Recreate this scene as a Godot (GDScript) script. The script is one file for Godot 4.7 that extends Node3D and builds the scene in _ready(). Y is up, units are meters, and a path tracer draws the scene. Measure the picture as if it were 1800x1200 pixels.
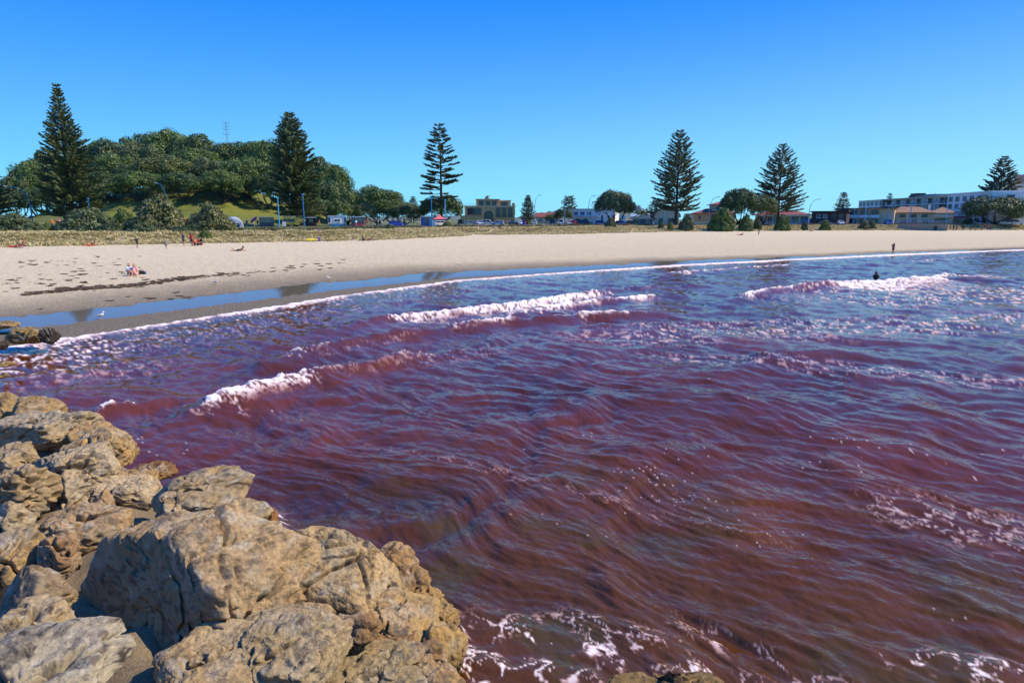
extends Node3D
# Red tide in a surf beach bay: rock outcrop in front, beach, dune, hill with trees, pines and a town behind.

const EYE := 5.5              # the eye's height above the sea, metres
const REACH := 1100.0         # the lens: photo pixels per unit of slope
const PITCH_SIN := 0.19185
const PITCH_COS := 0.98142
const SHORE := [Vector2(-140, 10), Vector2(-60, -12), Vector2(-32, -20), Vector2(-23, -25), Vector2(-19.6, -31), Vector2(-16.8, -36.5), Vector2(-12.4, -45.4), Vector2(-5.2, -57), Vector2(5.9, -66), Vector2(21, -77.3), Vector2(40, -88.4), Vector2(60.5, -100), Vector2(95, -117), Vector2(160, -140), Vector2(300, -170), Vector2(900, -220)]
const DUNE := [Vector2(-240, -55), Vector2(-110, -76), Vector2(-80, -82), Vector2(-55, -89), Vector2(-40, -99), Vector2(-24, -109), Vector2(-16, -128), Vector2(-10, -146), Vector2(13.6, -154), Vector2(42, -181), Vector2(90, -201), Vector2(171, -213), Vector2(300, -225), Vector2(900, -260)]
const HILL := Vector2(-106, -216)
const HILL_R := 60.0
const FLAT := 3.6             # height of the land behind the dune

var rng := RandomNumberGenerator.new()
var noise_a := FastNoiseLite.new()
var noise_b := FastNoiseLite.new()
var noise_r := FastNoiseLite.new()
var cells := FastNoiseLite.new()
var M := {}
var names := {}

class Mb:
	var v := PackedVector3Array()
	var n := PackedVector3Array()
	var c := PackedColorArray()
	var i := PackedInt32Array()
	func tri(a: Vector3, b: Vector3, d: Vector3, col := Color.WHITE) -> void:
		var k := v.size()
		v.append_array([a, b, d]); c.append_array([col, col, col]); i.append_array([k, k + 1, k + 2])
	func quad(a: Vector3, b: Vector3, d: Vector3, e: Vector3, col := Color.WHITE) -> void:
		var k := v.size()
		v.append_array([a, b, d, e]); c.append_array([col, col, col, col]); i.append_array([k, k + 2, k + 1, k, k + 3, k + 2])
	func box(at: Vector3, size: Vector3, col := Color.WHITE, turn := Basis(), top := Vector2.ONE) -> void:
		var k := v.size()
		for y in [-0.5, 0.5]:
			var s: Vector2 = top if y > 0 else Vector2.ONE
			for p in [Vector2(-0.5, -0.5), Vector2(0.5, -0.5), Vector2(0.5, 0.5), Vector2(-0.5, 0.5)]:
				v.append(at + turn * (Vector3(p.x * s.x, y, p.y * s.y) * size)); c.append(col)
		for f in [[0, 1, 2, 3], [7, 6, 5, 4], [0, 4, 5, 1], [1, 5, 6, 2], [2, 6, 7, 3], [3, 7, 4, 0]]:
			i.append_array([k + f[0], k + f[2], k + f[1], k + f[0], k + f[3], k + f[2]])
	func tube(path: Array, radii: Array, sides := 6, col := Color.WHITE) -> void:
		var k := v.size()
		var m := path.size()
		for j in m:
			var d: Vector3 = (path[mini(j + 1, m - 1)] - path[maxi(j - 1, 0)]).normalized()
			var u := d.cross(Vector3.UP if absf(d.y) < 0.9 else Vector3.RIGHT).normalized()
			var w := u.cross(d)
			for s in sides:
				var a := TAU * s / sides
				v.append(path[j] + (u * cos(a) + w * sin(a)) * radii[j]); c.append(col)
		for j in m - 1:
			for s in sides:
				var p := k + j * sides + s
				var q := k + j * sides + (s + 1) % sides
				i.append_array([p, q, p + sides, q, q + sides, p + sides])
		for e in [0, m - 1]:
			var q := v.size()
			v.append(path[e]); c.append(col)
			for s in sides:
				i.append_array([q, k + e * sides + s, k + e * sides + (s + 1) % sides])
	func prism(outline: PackedVector2Array, z0: float, z1: float, col := Color.WHITE, inset := 1.0) -> void:
		# a side outline (x, y) carried from z0 to z1
		var m := outline.size()
		var k := v.size()
		for z in [z0, z1]:
			for p in outline:
				v.append(Vector3(p.x, p.y, z)); c.append(col)
		for j in m:
			var q := (j + 1) % m
			i.append_array([k + j, k + q, k + m + j, k + q, k + m + q, k + m + j])
		for t in [0, m]:
			var f := Geometry2D.triangulate_polygon(outline)
			for j in f: i.append(k + t + j)
	func spindle(a: Vector3, b: Vector3, r: float, col: Color) -> void:
		# a leafy twig: two three-sided cones end to end
		var d := (b - a).normalized()
		var u := d.cross(Vector3.UP if absf(d.y) < 0.9 else Vector3.RIGHT).normalized()
		var w := u.cross(d)
		var mid := a.lerp(b, 0.6)
		var k := v.size()
		v.append_array([a, b, mid + u * r, mid + (w * 0.86 - u * 0.5) * r, mid + (-w * 0.86 - u * 0.5) * r])
		c.append_array([col, col, col, col, col])
		i.append_array([k, k + 2, k + 3, k, k + 3, k + 4, k, k + 4, k + 2, k + 1, k + 3, k + 2, k + 1, k + 4, k + 3, k + 1, k + 2, k + 4])
	func lathe(rings: Array, sides := 12, col := Color.WHITE, at := Vector3.ZERO) -> void:
		# rings are (radius, height)
		var path := []
		var radii := []
		for r in rings:
			path.append(at + Vector3(0, r.y, 0)); radii.append(r.x)
		tube(path, radii, sides, col)
	func mesh(m: Material) -> ArrayMesh:
		var a := []
		a.resize(Mesh.ARRAY_MAX)
		a[Mesh.ARRAY_VERTEX] = v; a[Mesh.ARRAY_COLOR] = c; a[Mesh.ARRAY_INDEX] = i
		if n.size() == v.size(): a[Mesh.ARRAY_NORMAL] = n
		var r := ArrayMesh.new()
		r.add_surface_from_arrays(Mesh.PRIMITIVE_TRIANGLES, a)
		r.surface_set_material(0, m)
		return r

# ---------------------------------------------------------------- helpers
func at(px: float, py: float, depth: float) -> Vector3:
	var yv := -(py - 600.0) / REACH * depth
	return Vector3((px - 900.0) / REACH * depth, EYE - depth * PITCH_SIN + yv * PITCH_COS, -depth * PITCH_COS - yv * PITCH_SIN)

func on_level(px: float, py: float, h := 0.0) -> Vector3:
	return at(px, py, (EYE - h) / (PITCH_SIN + (py - 600.0) / REACH * PITCH_COS))

func stand(px: float, d: float, h := -99.0) -> Vector3:
	# a spot d metres ahead on the bearing px, on the ground there unless a height is given
	var x := (px - 900.0) / REACH * (d * PITCH_COS + 2.0 * PITCH_SIN)
	return Vector3(x, ground_y(x, -d) if h < -90 else h, -d)

func height_to(py: float, d: float) -> float:
	# the height above the sea of what is seen at row py, d metres ahead
	var t := (600.0 - py) / REACH
	return EYE + d * (t * PITCH_COS - PITCH_SIN) / (PITCH_COS + t * PITCH_SIN)

func side(line: Array, x: float, z: float) -> float:
	# signed distance to a line: land positive, sea negative
	var best := 1e12
	var sgn := 1.0
	for k in line.size() - 1:
		var a: Vector2 = line[k]
		var b: Vector2 = line[k + 1]
		var dx := b.x - a.x
		var dz := b.y - a.y
		var ex := x - a.x
		var ez := z - a.y
		var t := clampf((ex * dx + ez * dz) / (dx * dx + dz * dz), 0.0, 1.0)
		var fx := ex - dx * t
		var fz := ez - dz * t
		var d := fx * fx + fz * fz
		if d < best:
			best = d
			sgn = -1.0 if dx * ez - dz * ex > 0.0 else 1.0
	return sqrt(best) * sgn

func hill_y(x: float, z: float) -> float:
	var r := Vector2(x, z).distance_to(HILL) + 5.0 * noise_a.get_noise_2d(x * 0.03, z * 0.03)
	if r >= HILL_R: return 0.0
	var h := 14.0 * pow(0.5 + 0.5 * cos(PI * r / HILL_R), 0.85)
	var q := h / 0.95                       # worn terraces round the slope
	var f := q - floorf(q)
	return lerpf(h, (floorf(q) + smoothstep(0.45, 1.0, f)) * 0.95, smoothstep(0.6, 2.0, h))

func ground_uv(x: float, z: float, u: float, v: float) -> float:
	if v <= 0.0:
		if u <= 0.0: return maxf(-3.0, 0.055 * u)
		return 2.0 * pow(u / (u - v), 0.67) + 0.035 * noise_a.get_noise_2d(x * 0.8, z * 0.8) * smoothstep(7.0, 14.0, u)
	var rise := 2.0 + 1.15 * smoothstep(0.0, 7.0, v) + 0.45 * smoothstep(18.0, 34.0, v)
	rise += 0.30 * noise_a.get_noise_2d(x * 0.16, z * 0.16) * smoothstep(0.0, 4.0, v) * (1.0 - smoothstep(20.0, 34.0, v))
	return rise + hill_y(x, z)

func ground_y(x: float, z: float) -> float:
	return ground_uv(x, z, side(SHORE, x, z), side(DUNE, x, z))

func numbered(called: String) -> String:
	names[called] = names.get(called, -1) + 1
	return called if names[called] == 0 else "%s_%03d" % [called, names[called]]

func tag(o: Node, label := "", category := "", group := "", kind := "") -> Node:
	if label: o.set_meta("label", label)
	if category: o.set_meta("category", category)
	if group: o.set_meta("group", group)
	if kind: o.set_meta("kind", kind)
	return o

func thing(called: String, label: String, category: String, pos := Vector3.ZERO, turn := 0.0, group := "") -> Node3D:
	var o := Node3D.new()
	o.name = numbered(called)
	add_child(o)
	o.position = pos
	o.rotation.y = turn
	tag(o, label, category, group)
	return o

func put(called: String, mesh: Mesh, parent: Node = null, over: Material = null) -> MeshInstance3D:
	var o := MeshInstance3D.new()
	o.name = called if parent else numbered(called)
	o.mesh = mesh
	if over: o.material_override = over
	if parent: parent.add_child(o, true)
	else: add_child(o)
	return o

func copy(root: Node3D, label: String, pos: Vector3, turn := 0.0, size := Vector3.ONE, group := "") -> Node3D:
	var base := root.name.rstrip("0123456789").rstrip("_")
	var r: Node3D = root.duplicate()
	r.name = numbered(base)
	add_child(r)
	r.position = pos
	r.rotation = Vector3(0, turn, 0)
	r.scale = size
	r.set_meta("label", label)
	if group: r.set_meta("group", group)
	return r

func lin(r: float, g: float, b: float) -> Color:
	return Color(r, g, b).linear_to_srgb()

func mat(r: float, g: float, b: float, rough := 0.8, metal := 0.0) -> StandardMaterial3D:
	var m := StandardMaterial3D.new()
	m.albedo_color = lin(r, g, b)
	m.roughness = rough
	m.metallic = metal
	return m

func vmat(rough := 0.85) -> StandardMaterial3D:
	var m := mat(1, 1, 1, rough)
	m.vertex_color_use_as_albedo = true
	return m

func ntex(size: int, freq: float, lo: Color, hi: Color, octaves := 5, kind := FastNoiseLite.TYPE_SIMPLEX_SMOOTH, sd := 1) -> NoiseTexture2D:
	var n := FastNoiseLite.new()
	n.noise_type = kind; n.frequency = freq; n.fractal_octaves = octaves; n.seed = sd
	var t := NoiseTexture2D.new()
	t.width = size; t.height = size; t.seamless = true; t.noise = n
	var g := Gradient.new()
	g.set_color(0, lo); g.set_color(1, hi)
	t.color_ramp = g
	return t

func nnorm(size: int, freq: float, strength: float, octaves := 5, kind := FastNoiseLite.TYPE_SIMPLEX_SMOOTH, sd := 1) -> NoiseTexture2D:
	var n := FastNoiseLite.new()
	n.noise_type = kind; n.frequency = freq; n.fractal_octaves = octaves; n.seed = sd
	var t := NoiseTexture2D.new()
	t.width = size; t.height = size; t.seamless = true; t.as_normal_map = true; t.bump_strength = strength; t.noise = n
	return t

func triplanar(m: StandardMaterial3D, scale: Vector3, world := true) -> StandardMaterial3D:
	m.uv1_triplanar = true
	m.uv1_world_triplanar = world
	m.uv1_scale = scale
	m.uv1_triplanar_sharpness = 4.0
	return m

func grey(a: float) -> Color:
	return Color(a, a, a)

func make_materials() -> void:
	var sand := vmat(0.95)
	sand.albedo_texture = ntex(512, 0.02, grey(0.80), grey(1.0), 6)
	sand.normal_enabled = true; sand.normal_texture = nnorm(512, 0.03, 7.0, 5, FastNoiseLite.TYPE_SIMPLEX_SMOOTH, 5); sand.normal_scale = 1.0
	M.sand = triplanar(sand, Vector3(0.28, 0.28, 0.28))
	var wet := vmat(0.06)
	wet.metallic_specular = 0.6
	M.wet = wet
	var damp := vmat(0.5)
	M.damp = damp
	var lawn := vmat(0.95)
	lawn.albedo_texture = ntex(512, 0.03, grey(0.70), grey(1.0), 6, FastNoiseLite.TYPE_SIMPLEX_SMOOTH, 9)
	M.lawn = triplanar(lawn, Vector3(0.12, 0.12, 0.12))
	var sea := vmat(0.07)
	sea.metallic_specular = 0.37
	sea.normal_enabled = true; sea.normal_texture = nnorm(512, 0.022, 5.0, 4, FastNoiseLite.TYPE_SIMPLEX, 12); sea.normal_scale = 0.15
	M.sea = triplanar(sea, Vector3(0.9, 0.9, 0.9))
	var foam := vmat(0.9)
	M.foam = foam
	# laid along each rock's own bedding: fine streaks across the layers, grain along them
	var rock := vmat(0.92)
	rock.albedo_texture = ntex(1024, 0.03, grey(0.74), grey(1.02), 6, FastNoiseLite.TYPE_SIMPLEX_SMOOTH, 21)
	rock.normal_enabled = true; rock.normal_texture = nnorm(1024, 0.04, 8.0, 6, FastNoiseLite.TYPE_SIMPLEX_SMOOTH, 22); rock.normal_scale = 0.6
	M.rock = triplanar(rock, Vector3(0.4, 3.2, 0.4), false)
	var shelf: StandardMaterial3D = rock.duplicate()
	M.shelf = triplanar(shelf, Vector3(0.7, 0.7, 0.7))
	var leaf := vmat(0.55)
	leaf.backlight_enabled = true; leaf.backlight = Color(0.25, 0.25, 0.25)
	M.leaf = leaf
	var needle := vmat(0.6)
	M.needle = needle
	var bark := mat(0.085, 0.062, 0.045, 0.95)
	bark.albedo_texture = ntex(256, 0.05, grey(0.6), grey(1.0))
	M.bark = triplanar(bark, Vector3(0.6, 0.2, 0.6))
	M.grass = vmat(0.9)
	M.white = mat(0.72, 0.72, 0.70, 0.5)
	M.cream = mat(0.60, 0.50, 0.34, 0.85)
	M.tan = mat(0.66, 0.42, 0.17, 0.9)
	M.tan.albedo_texture = ntex(256, 0.02, grey(0.85), grey(1.0)); triplanar(M.tan, Vector3(0.2, 0.2, 0.2))
	M.concrete = mat(0.26, 0.22, 0.17, 0.9)
	M.plaster = mat(0.80, 0.80, 0.80, 0.8)
	M.plaster.albedo_texture = ntex(256, 0.02, grey(0.88), grey(1.0), 4, FastNoiseLite.TYPE_SIMPLEX_SMOOTH, 31); triplanar(M.plaster, Vector3(0.15, 0.15, 0.15))
	M.glass = mat(0.02, 0.03, 0.045, 0.08)
	M.frame = mat(0.10, 0.11, 0.13, 0.5)
	M.frame_white = mat(0.7, 0.72, 0.74, 0.5)
	M.brown = mat(0.055, 0.035, 0.032, 0.8)
	M.red_tile = mat(0.22, 0.055, 0.04, 0.8)
	M.orange_wall = mat(0.72, 0.40, 0.16, 0.85)
	M.tile = mat(0.30, 0.17, 0.10, 0.85)
	M.dark_tile = mat(0.06, 0.04, 0.05, 0.8)
	M.asphalt = mat(0.05, 0.05, 0.052, 0.95)
	M.paint = mat(0.8, 0.8, 0.78, 0.7)
	M.kerb = mat(0.4, 0.39, 0.36, 0.9)
	M.steel_blue = mat(0.02, 0.16, 0.42, 0.45)
	M.steel_grey = mat(0.30, 0.38, 0.42, 0.4)
	M.lamp = mat(0.25, 0.27, 0.3, 0.4)
	M.tyre = mat(0.015, 0.015, 0.016, 0.9)
	M.rim = mat(0.4, 0.4, 0.42, 0.35, 0.6)
	M.wood = mat(0.13, 0.09, 0.055, 0.9)
	M.black = mat(0.012, 0.012, 0.014, 0.6)
	M.chrome_lens = mat(0.75, 0.76, 0.78, 0.15)
	M.red_lens = mat(0.4, 0.01, 0.01, 0.25)
	M.canvas_pink = mat(0.75, 0.16, 0.17, 0.8)
	M.hair_dark = mat(0.02, 0.013, 0.01, 0.7)
	M.weed = vmat(0.8)
	M.hill_far = mat(0.09, 0.12, 0.08, 0.95)
	for k in [["p_white", 0.75, 0.75, 0.76], ["p_silver", 0.42, 0.44, 0.46], ["p_grey", 0.10, 0.11, 0.12], ["p_dark", 0.015, 0.017, 0.022], ["p_blue", 0.005, 0.03, 0.45], ["p_navy", 0.01, 0.02, 0.08], ["p_red", 0.45, 0.015, 0.012], ["p_yellow", 0.6, 0.38, 0.01], ["p_skyblue", 0.08, 0.35, 0.62], ["p_green", 0.05, 0.22, 0.08]]:
		var m := mat(k[1], k[2], k[3], 0.3)
		m.clearcoat_enabled = true; m.clearcoat = 0.6; m.clearcoat_roughness = 0.08
		M[k[0]] = m
	for k in [["skin", 0.50, 0.27, 0.17], ["skin_tan", 0.33, 0.16, 0.09], ["c_white", 0.75, 0.75, 0.75], ["c_pink", 0.75, 0.35, 0.40], ["c_red", 0.62, 0.03, 0.02], ["c_black", 0.015, 0.015, 0.018], ["c_navy", 0.02, 0.03, 0.10], ["c_blue", 0.03, 0.12, 0.45], ["c_yellow", 0.65, 0.5, 0.03], ["c_orange", 0.7, 0.16, 0.02], ["c_maroon", 0.16, 0.02, 0.03], ["c_grey", 0.2, 0.2, 0.21], ["c_purple", 0.12, 0.03, 0.3], ["c_teal", 0.03, 0.25, 0.28], ["hair_blond", 0.42, 0.26, 0.10], ["hair_brown", 0.07, 0.035, 0.018]]:
		M[k[0]] = mat(k[1], k[2], k[3], 0.85)

# ---------------------------------------------------------------- camera, sky, sun
func make_view() -> void:
	var cam := Camera3D.new()
	cam.name = "camera"
	cam.position = Vector3(0, EYE, 0)
	cam.rotation.x = -atan2(PITCH_SIN, PITCH_COS)
	cam.fov = rad_to_deg(2.0 * atan(600.0 / REACH))
	cam.near = 0.1
	cam.far = 9000.0
	add_child(cam)
	var towards := Vector3(0.72, 0.70, -0.09).normalized()
	var sun := DirectionalLight3D.new()
	sun.name = "sun"
	sun.basis = Basis.looking_at(-towards)
	sun.light_energy = 1.45
	sun.light_color = Color(1.0, 0.925, 0.80)
	sun.light_angular_distance = 0.5
	sun.shadow_enabled = true
	add_child(sun)
	# clear air: deep blue overhead, pale cyan low down, paler towards the sun all round it
	var h := 256
	var im := Image.create(2 * h, h, false, Image.FORMAT_RGBAF)
	for j in h:
		var el := (0.5 - (j + 0.5) / h) * PI
		for k in 2 * h:
			var az := (k + 0.5) / (2.0 * h) * TAU
			var dir := Vector3(sin(az) * cos(el), sin(el), -cos(az) * cos(el))
			var low := pow(clampf(1.0 - dir.y / 0.42, 0.0, 1.0), 2.3)
			var cosg := dir.dot(towards)
			var warm := pow(0.5 + 0.5 * cosg, 2.2)
			var c := Vector3(0.0, 0.185, 0.76).lerp(Vector3(0.33, 0.73, 0.86), low)
			c = c.lerp(Vector3(0.44, 0.77, 0.86), warm * (0.0 + 0.8 * low))
			c = c.lerp(c * Vector3(0.35, 0.86, 1.0), (1.0 - warm) * 0.6)
			c += Vector3(0.5, 0.5, 0.45) * pow(maxf(cosg, 0.0), 24.0)
			im.set_pixel(k, j, Color(c.x, c.y, c.z))
	var sky_mat := PanoramaSkyMaterial.new()
	sky_mat.panorama = ImageTexture.create_from_image(im)
	var sky := Sky.new()
	sky.sky_material = sky_mat
	var env := Environment.new()
	env.background_mode = Environment.BG_SKY
	env.sky = sky
	env.tonemap_mode = Environment.TONE_MAPPER_LINEAR
	env.tonemap_exposure = 1.34
	env.sdfgi_enabled = true; env.ssao_enabled = true; env.ssil_enabled = true
	env.fog_enabled = true
	env.fog_density = 0.000035
	env.fog_light_color = Color(0.70, 0.86, 1.0)
	var we := WorldEnvironment.new()
	we.name = "environment"
	we.environment = env
	add_child(we)

# ---------------------------------------------------------------- the land and the sea
func fan_angles(dense: int, spread: float, outer: int) -> PackedFloat32Array:
	var a := PackedFloat32Array()
	for k in outer: a.append(lerpf(-1.75, -spread, float(k) / outer))
	for k in dense: a.append(lerpf(-spread, spread, float(k) / dense))
	for k in outer + 1: a.append(lerpf(spread, 1.75, float(k) / outer))
	return a

func fan_normals(v: PackedVector3Array, cols: int, rows: int) -> PackedVector3Array:
	var n := PackedVector3Array()
	n.resize(v.size())
	for j in rows:
		var j0 := maxi(j - 1, 0) * cols
		var j1 := mini(j + 1, rows - 1) * cols
		for k in cols:
			var d := (v[j1 + k] - v[j0 + k]).cross(v[j * cols + maxi(k - 1, 0)] - v[j * cols + mini(k + 1, cols - 1)])
			n[j * cols + k] = (d if d.y > 0.0 else -d).normalized()
	return n

func surface(v: PackedVector3Array, n: PackedVector3Array, c: PackedColorArray, i: PackedInt32Array) -> Array:
	# keeps only the points that the triangles use
	var a := []
	a.resize(Mesh.ARRAY_MAX)
	var back := PackedInt32Array()
	back.resize(v.size())
	back.fill(-1)
	var v2 := PackedVector3Array()
	var n2 := PackedVector3Array()
	var c2 := PackedColorArray()
	for k in i.size():
		var o := i[k]
		if back[o] < 0:
			back[o] = v2.size()
			v2.append(v[o]); n2.append(n[o]); c2.append(c[o])
		i[k] = back[o]
	a[Mesh.ARRAY_VERTEX] = v2; a[Mesh.ARRAY_NORMAL] = n2; a[Mesh.ARRAY_COLOR] = c2; a[Mesh.ARRAY_INDEX] = i
	return a

func make_land() -> void:
	var ang := fan_angles(700, 0.78, 30)
	var rad := PackedFloat32Array()
	var r := 16.0
	while r < 6500.0:
		rad.append(r)
		if r < 140.0: r += clampf(r * r / 3400.0, 0.22, 1.1)
		elif r < 275.0: r += 1.0
		else: r *= 1.2
	var cols := ang.size()
	var rows := rad.size()
	var v := PackedVector3Array()
	var c := PackedColorArray()
	var kind := PackedByteArray()
	var film_y := PackedFloat32Array()
	for j in rows:
		for k in cols:
			var x := sin(ang[k]) * rad[j]
			var z := -cos(ang[k]) * rad[j]
			var u := side(SHORE, x, z)
			var w := side(DUNE, x, z)
			var col := Color(0.55, 0.44, 0.30)
			var what := 0
			var skin := -5.0
			if w <= 1.0:
				var run := clampf((x + 22.0) / 28.0, 0.0, 1.0)
				var film := lerpf(6.6, 3.4, run) if x < 6.0 else lerpf(3.4, 1.6, clampf((x - 6.0) / 40.0, 0.0, 1.0))
				var wob := 0.9 * noise_a.get_noise_2d(x * 0.12, z * 0.12)
				var f := u + wob
				var dry := Color(0.62, 0.515, 0.325).lerp(Color(0.72, 0.605, 0.39), smoothstep(0.0, 0.9, u / (u - w + 0.01)))
				var wet := Color(0.235, 0.185, 0.115) if f > film else Color(0.17, 0.14, 0.095)
				var wide := film * 1.35 + 2.2
				col = wet.lerp(dry, smoothstep(film * 0.9, film + wide, f + 0.8 * noise_b.get_noise_2d(x * 0.5, z * 0.5)))
				col = col * (1.0 + 0.12 * noise_b.get_noise_2d(x * 0.9, z * 1.6))
				if u < -2.0: what = 9
				# a skin of water lies where this is above nought
				var low := lerpf(0.46, 0.05, run) * film - 0.4 * noise_b.get_noise_2d(x, z)
				skin = minf(film - f - 0.35 - 0.7 * noise_b.get_noise_2d(x * 0.35, z * 0.6), (u - low) * 1.2)
				if x < -23.0: skin = minf(skin, (x + 40.0) * 0.3)
			else:
				what = 3
				var hy := hill_y(x, z)
				var g := noise_a.get_noise_2d(x * 0.05, z * 0.05)
				var up := smoothstep(16.0, 30.0, w)
				col = Color(0.56, 0.44, 0.25).lerp(Color(0.15, 0.17, 0.035), up)
				if x > 20.0: col = col.lerp(Color(0.32, 0.27, 0.12), 0.5)
				if hy > 0.5:
					what = 4
					var q := hy / 0.95
					var fr := q - floorf(q)
					col = Color(0.20, 0.23, 0.02).lerp(Color(0.15, 0.19, 0.03), 0.5 + g)
					col = col.lerp(Color(0.22, 0.17, 0.08), smoothstep(0.55, 0.7, fr) * (1.0 - smoothstep(0.85, 1.0, fr)) * 0.55)
			v.append(Vector3(x, ground_uv(x, z, u, w), z)); c.append(col); kind.append(what); film_y.append(clampf(skin * 0.02, -0.04, 0.008))
	var n := fan_normals(v, cols, rows)
	var lists := [PackedInt32Array(), PackedInt32Array(), PackedInt32Array(), PackedInt32Array(), PackedInt32Array()]
	for j in rows - 1:
		for k in cols - 1:
			var p := j * cols + k
			var what := kind[p]
			if what == 9: continue
			lists[what].append_array([p, p + cols, p + 1, p + 1, p + cols, p + cols + 1])
	for j in rows - 1:
		for k in cols - 1:
			var p := j * cols + k
			if maxf(maxf(film_y[p], film_y[p + 1]), maxf(film_y[p + cols], film_y[p + cols + 1])) > 0.0:
				lists[1].append_array([p, p + cols, p + 1, p + 1, p + cols, p + cols + 1])
	var vf := v.duplicate()
	var cf := c.duplicate()
	for p in v.size():
		vf[p].y += film_y[p]
		cf[p] = Color(0.13, 0.11, 0.08)
	var wm := ArrayMesh.new()
	wm.add_surface_from_arrays(Mesh.PRIMITIVE_TRIANGLES, surface(vf, n, cf, lists[1]))
	wm.surface_set_material(0, M.wet)
	tag(put("water_film", wm), "", "", "", "structure")
	var kinds := [["beach", M.sand], null, null, ["ground", M.lawn], ["hill", M.lawn]]
	for q in [0, 3, 4]:
		var m := ArrayMesh.new()
		m.add_surface_from_arrays(Mesh.PRIMITIVE_TRIANGLES, surface(v, n, c, lists[q]))
		m.surface_set_material(0, kinds[q][1])
		tag(put(kinds[q][0], m), "", "", "", "structure")

class Crest:
	var pts: Array            # (x, z) along the crest, left to right
	var h: float
	var lift: Array           # how high at each point, 0..1
	var foam: Array           # how foamy at each point, 0..1
	var wide: float
	var back: float           # how far the foam trails seaward
	var lo := Vector2(1e9, 1e9)
	var hi := Vector2(-1e9, -1e9)

var crests: Array[Crest] = []

func crest(h: float, wide: float, back: float, list: Array) -> void:
	var c := Crest.new()
	c.h = h; c.wide = wide; c.back = back
	for p in list:
		var g := on_level(p[0], p[1], h * 0.6)
		c.pts.append(Vector2(g.x, g.z)); c.lift.append(p[2]); c.foam.append(p[3])
		var reach := maxf(3.2 * wide, back + 1.0)
		c.lo = c.lo.min(Vector2(g.x - reach, g.z - reach)); c.hi = c.hi.max(Vector2(g.x + reach, g.z + reach))
	crests.append(c)

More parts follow.
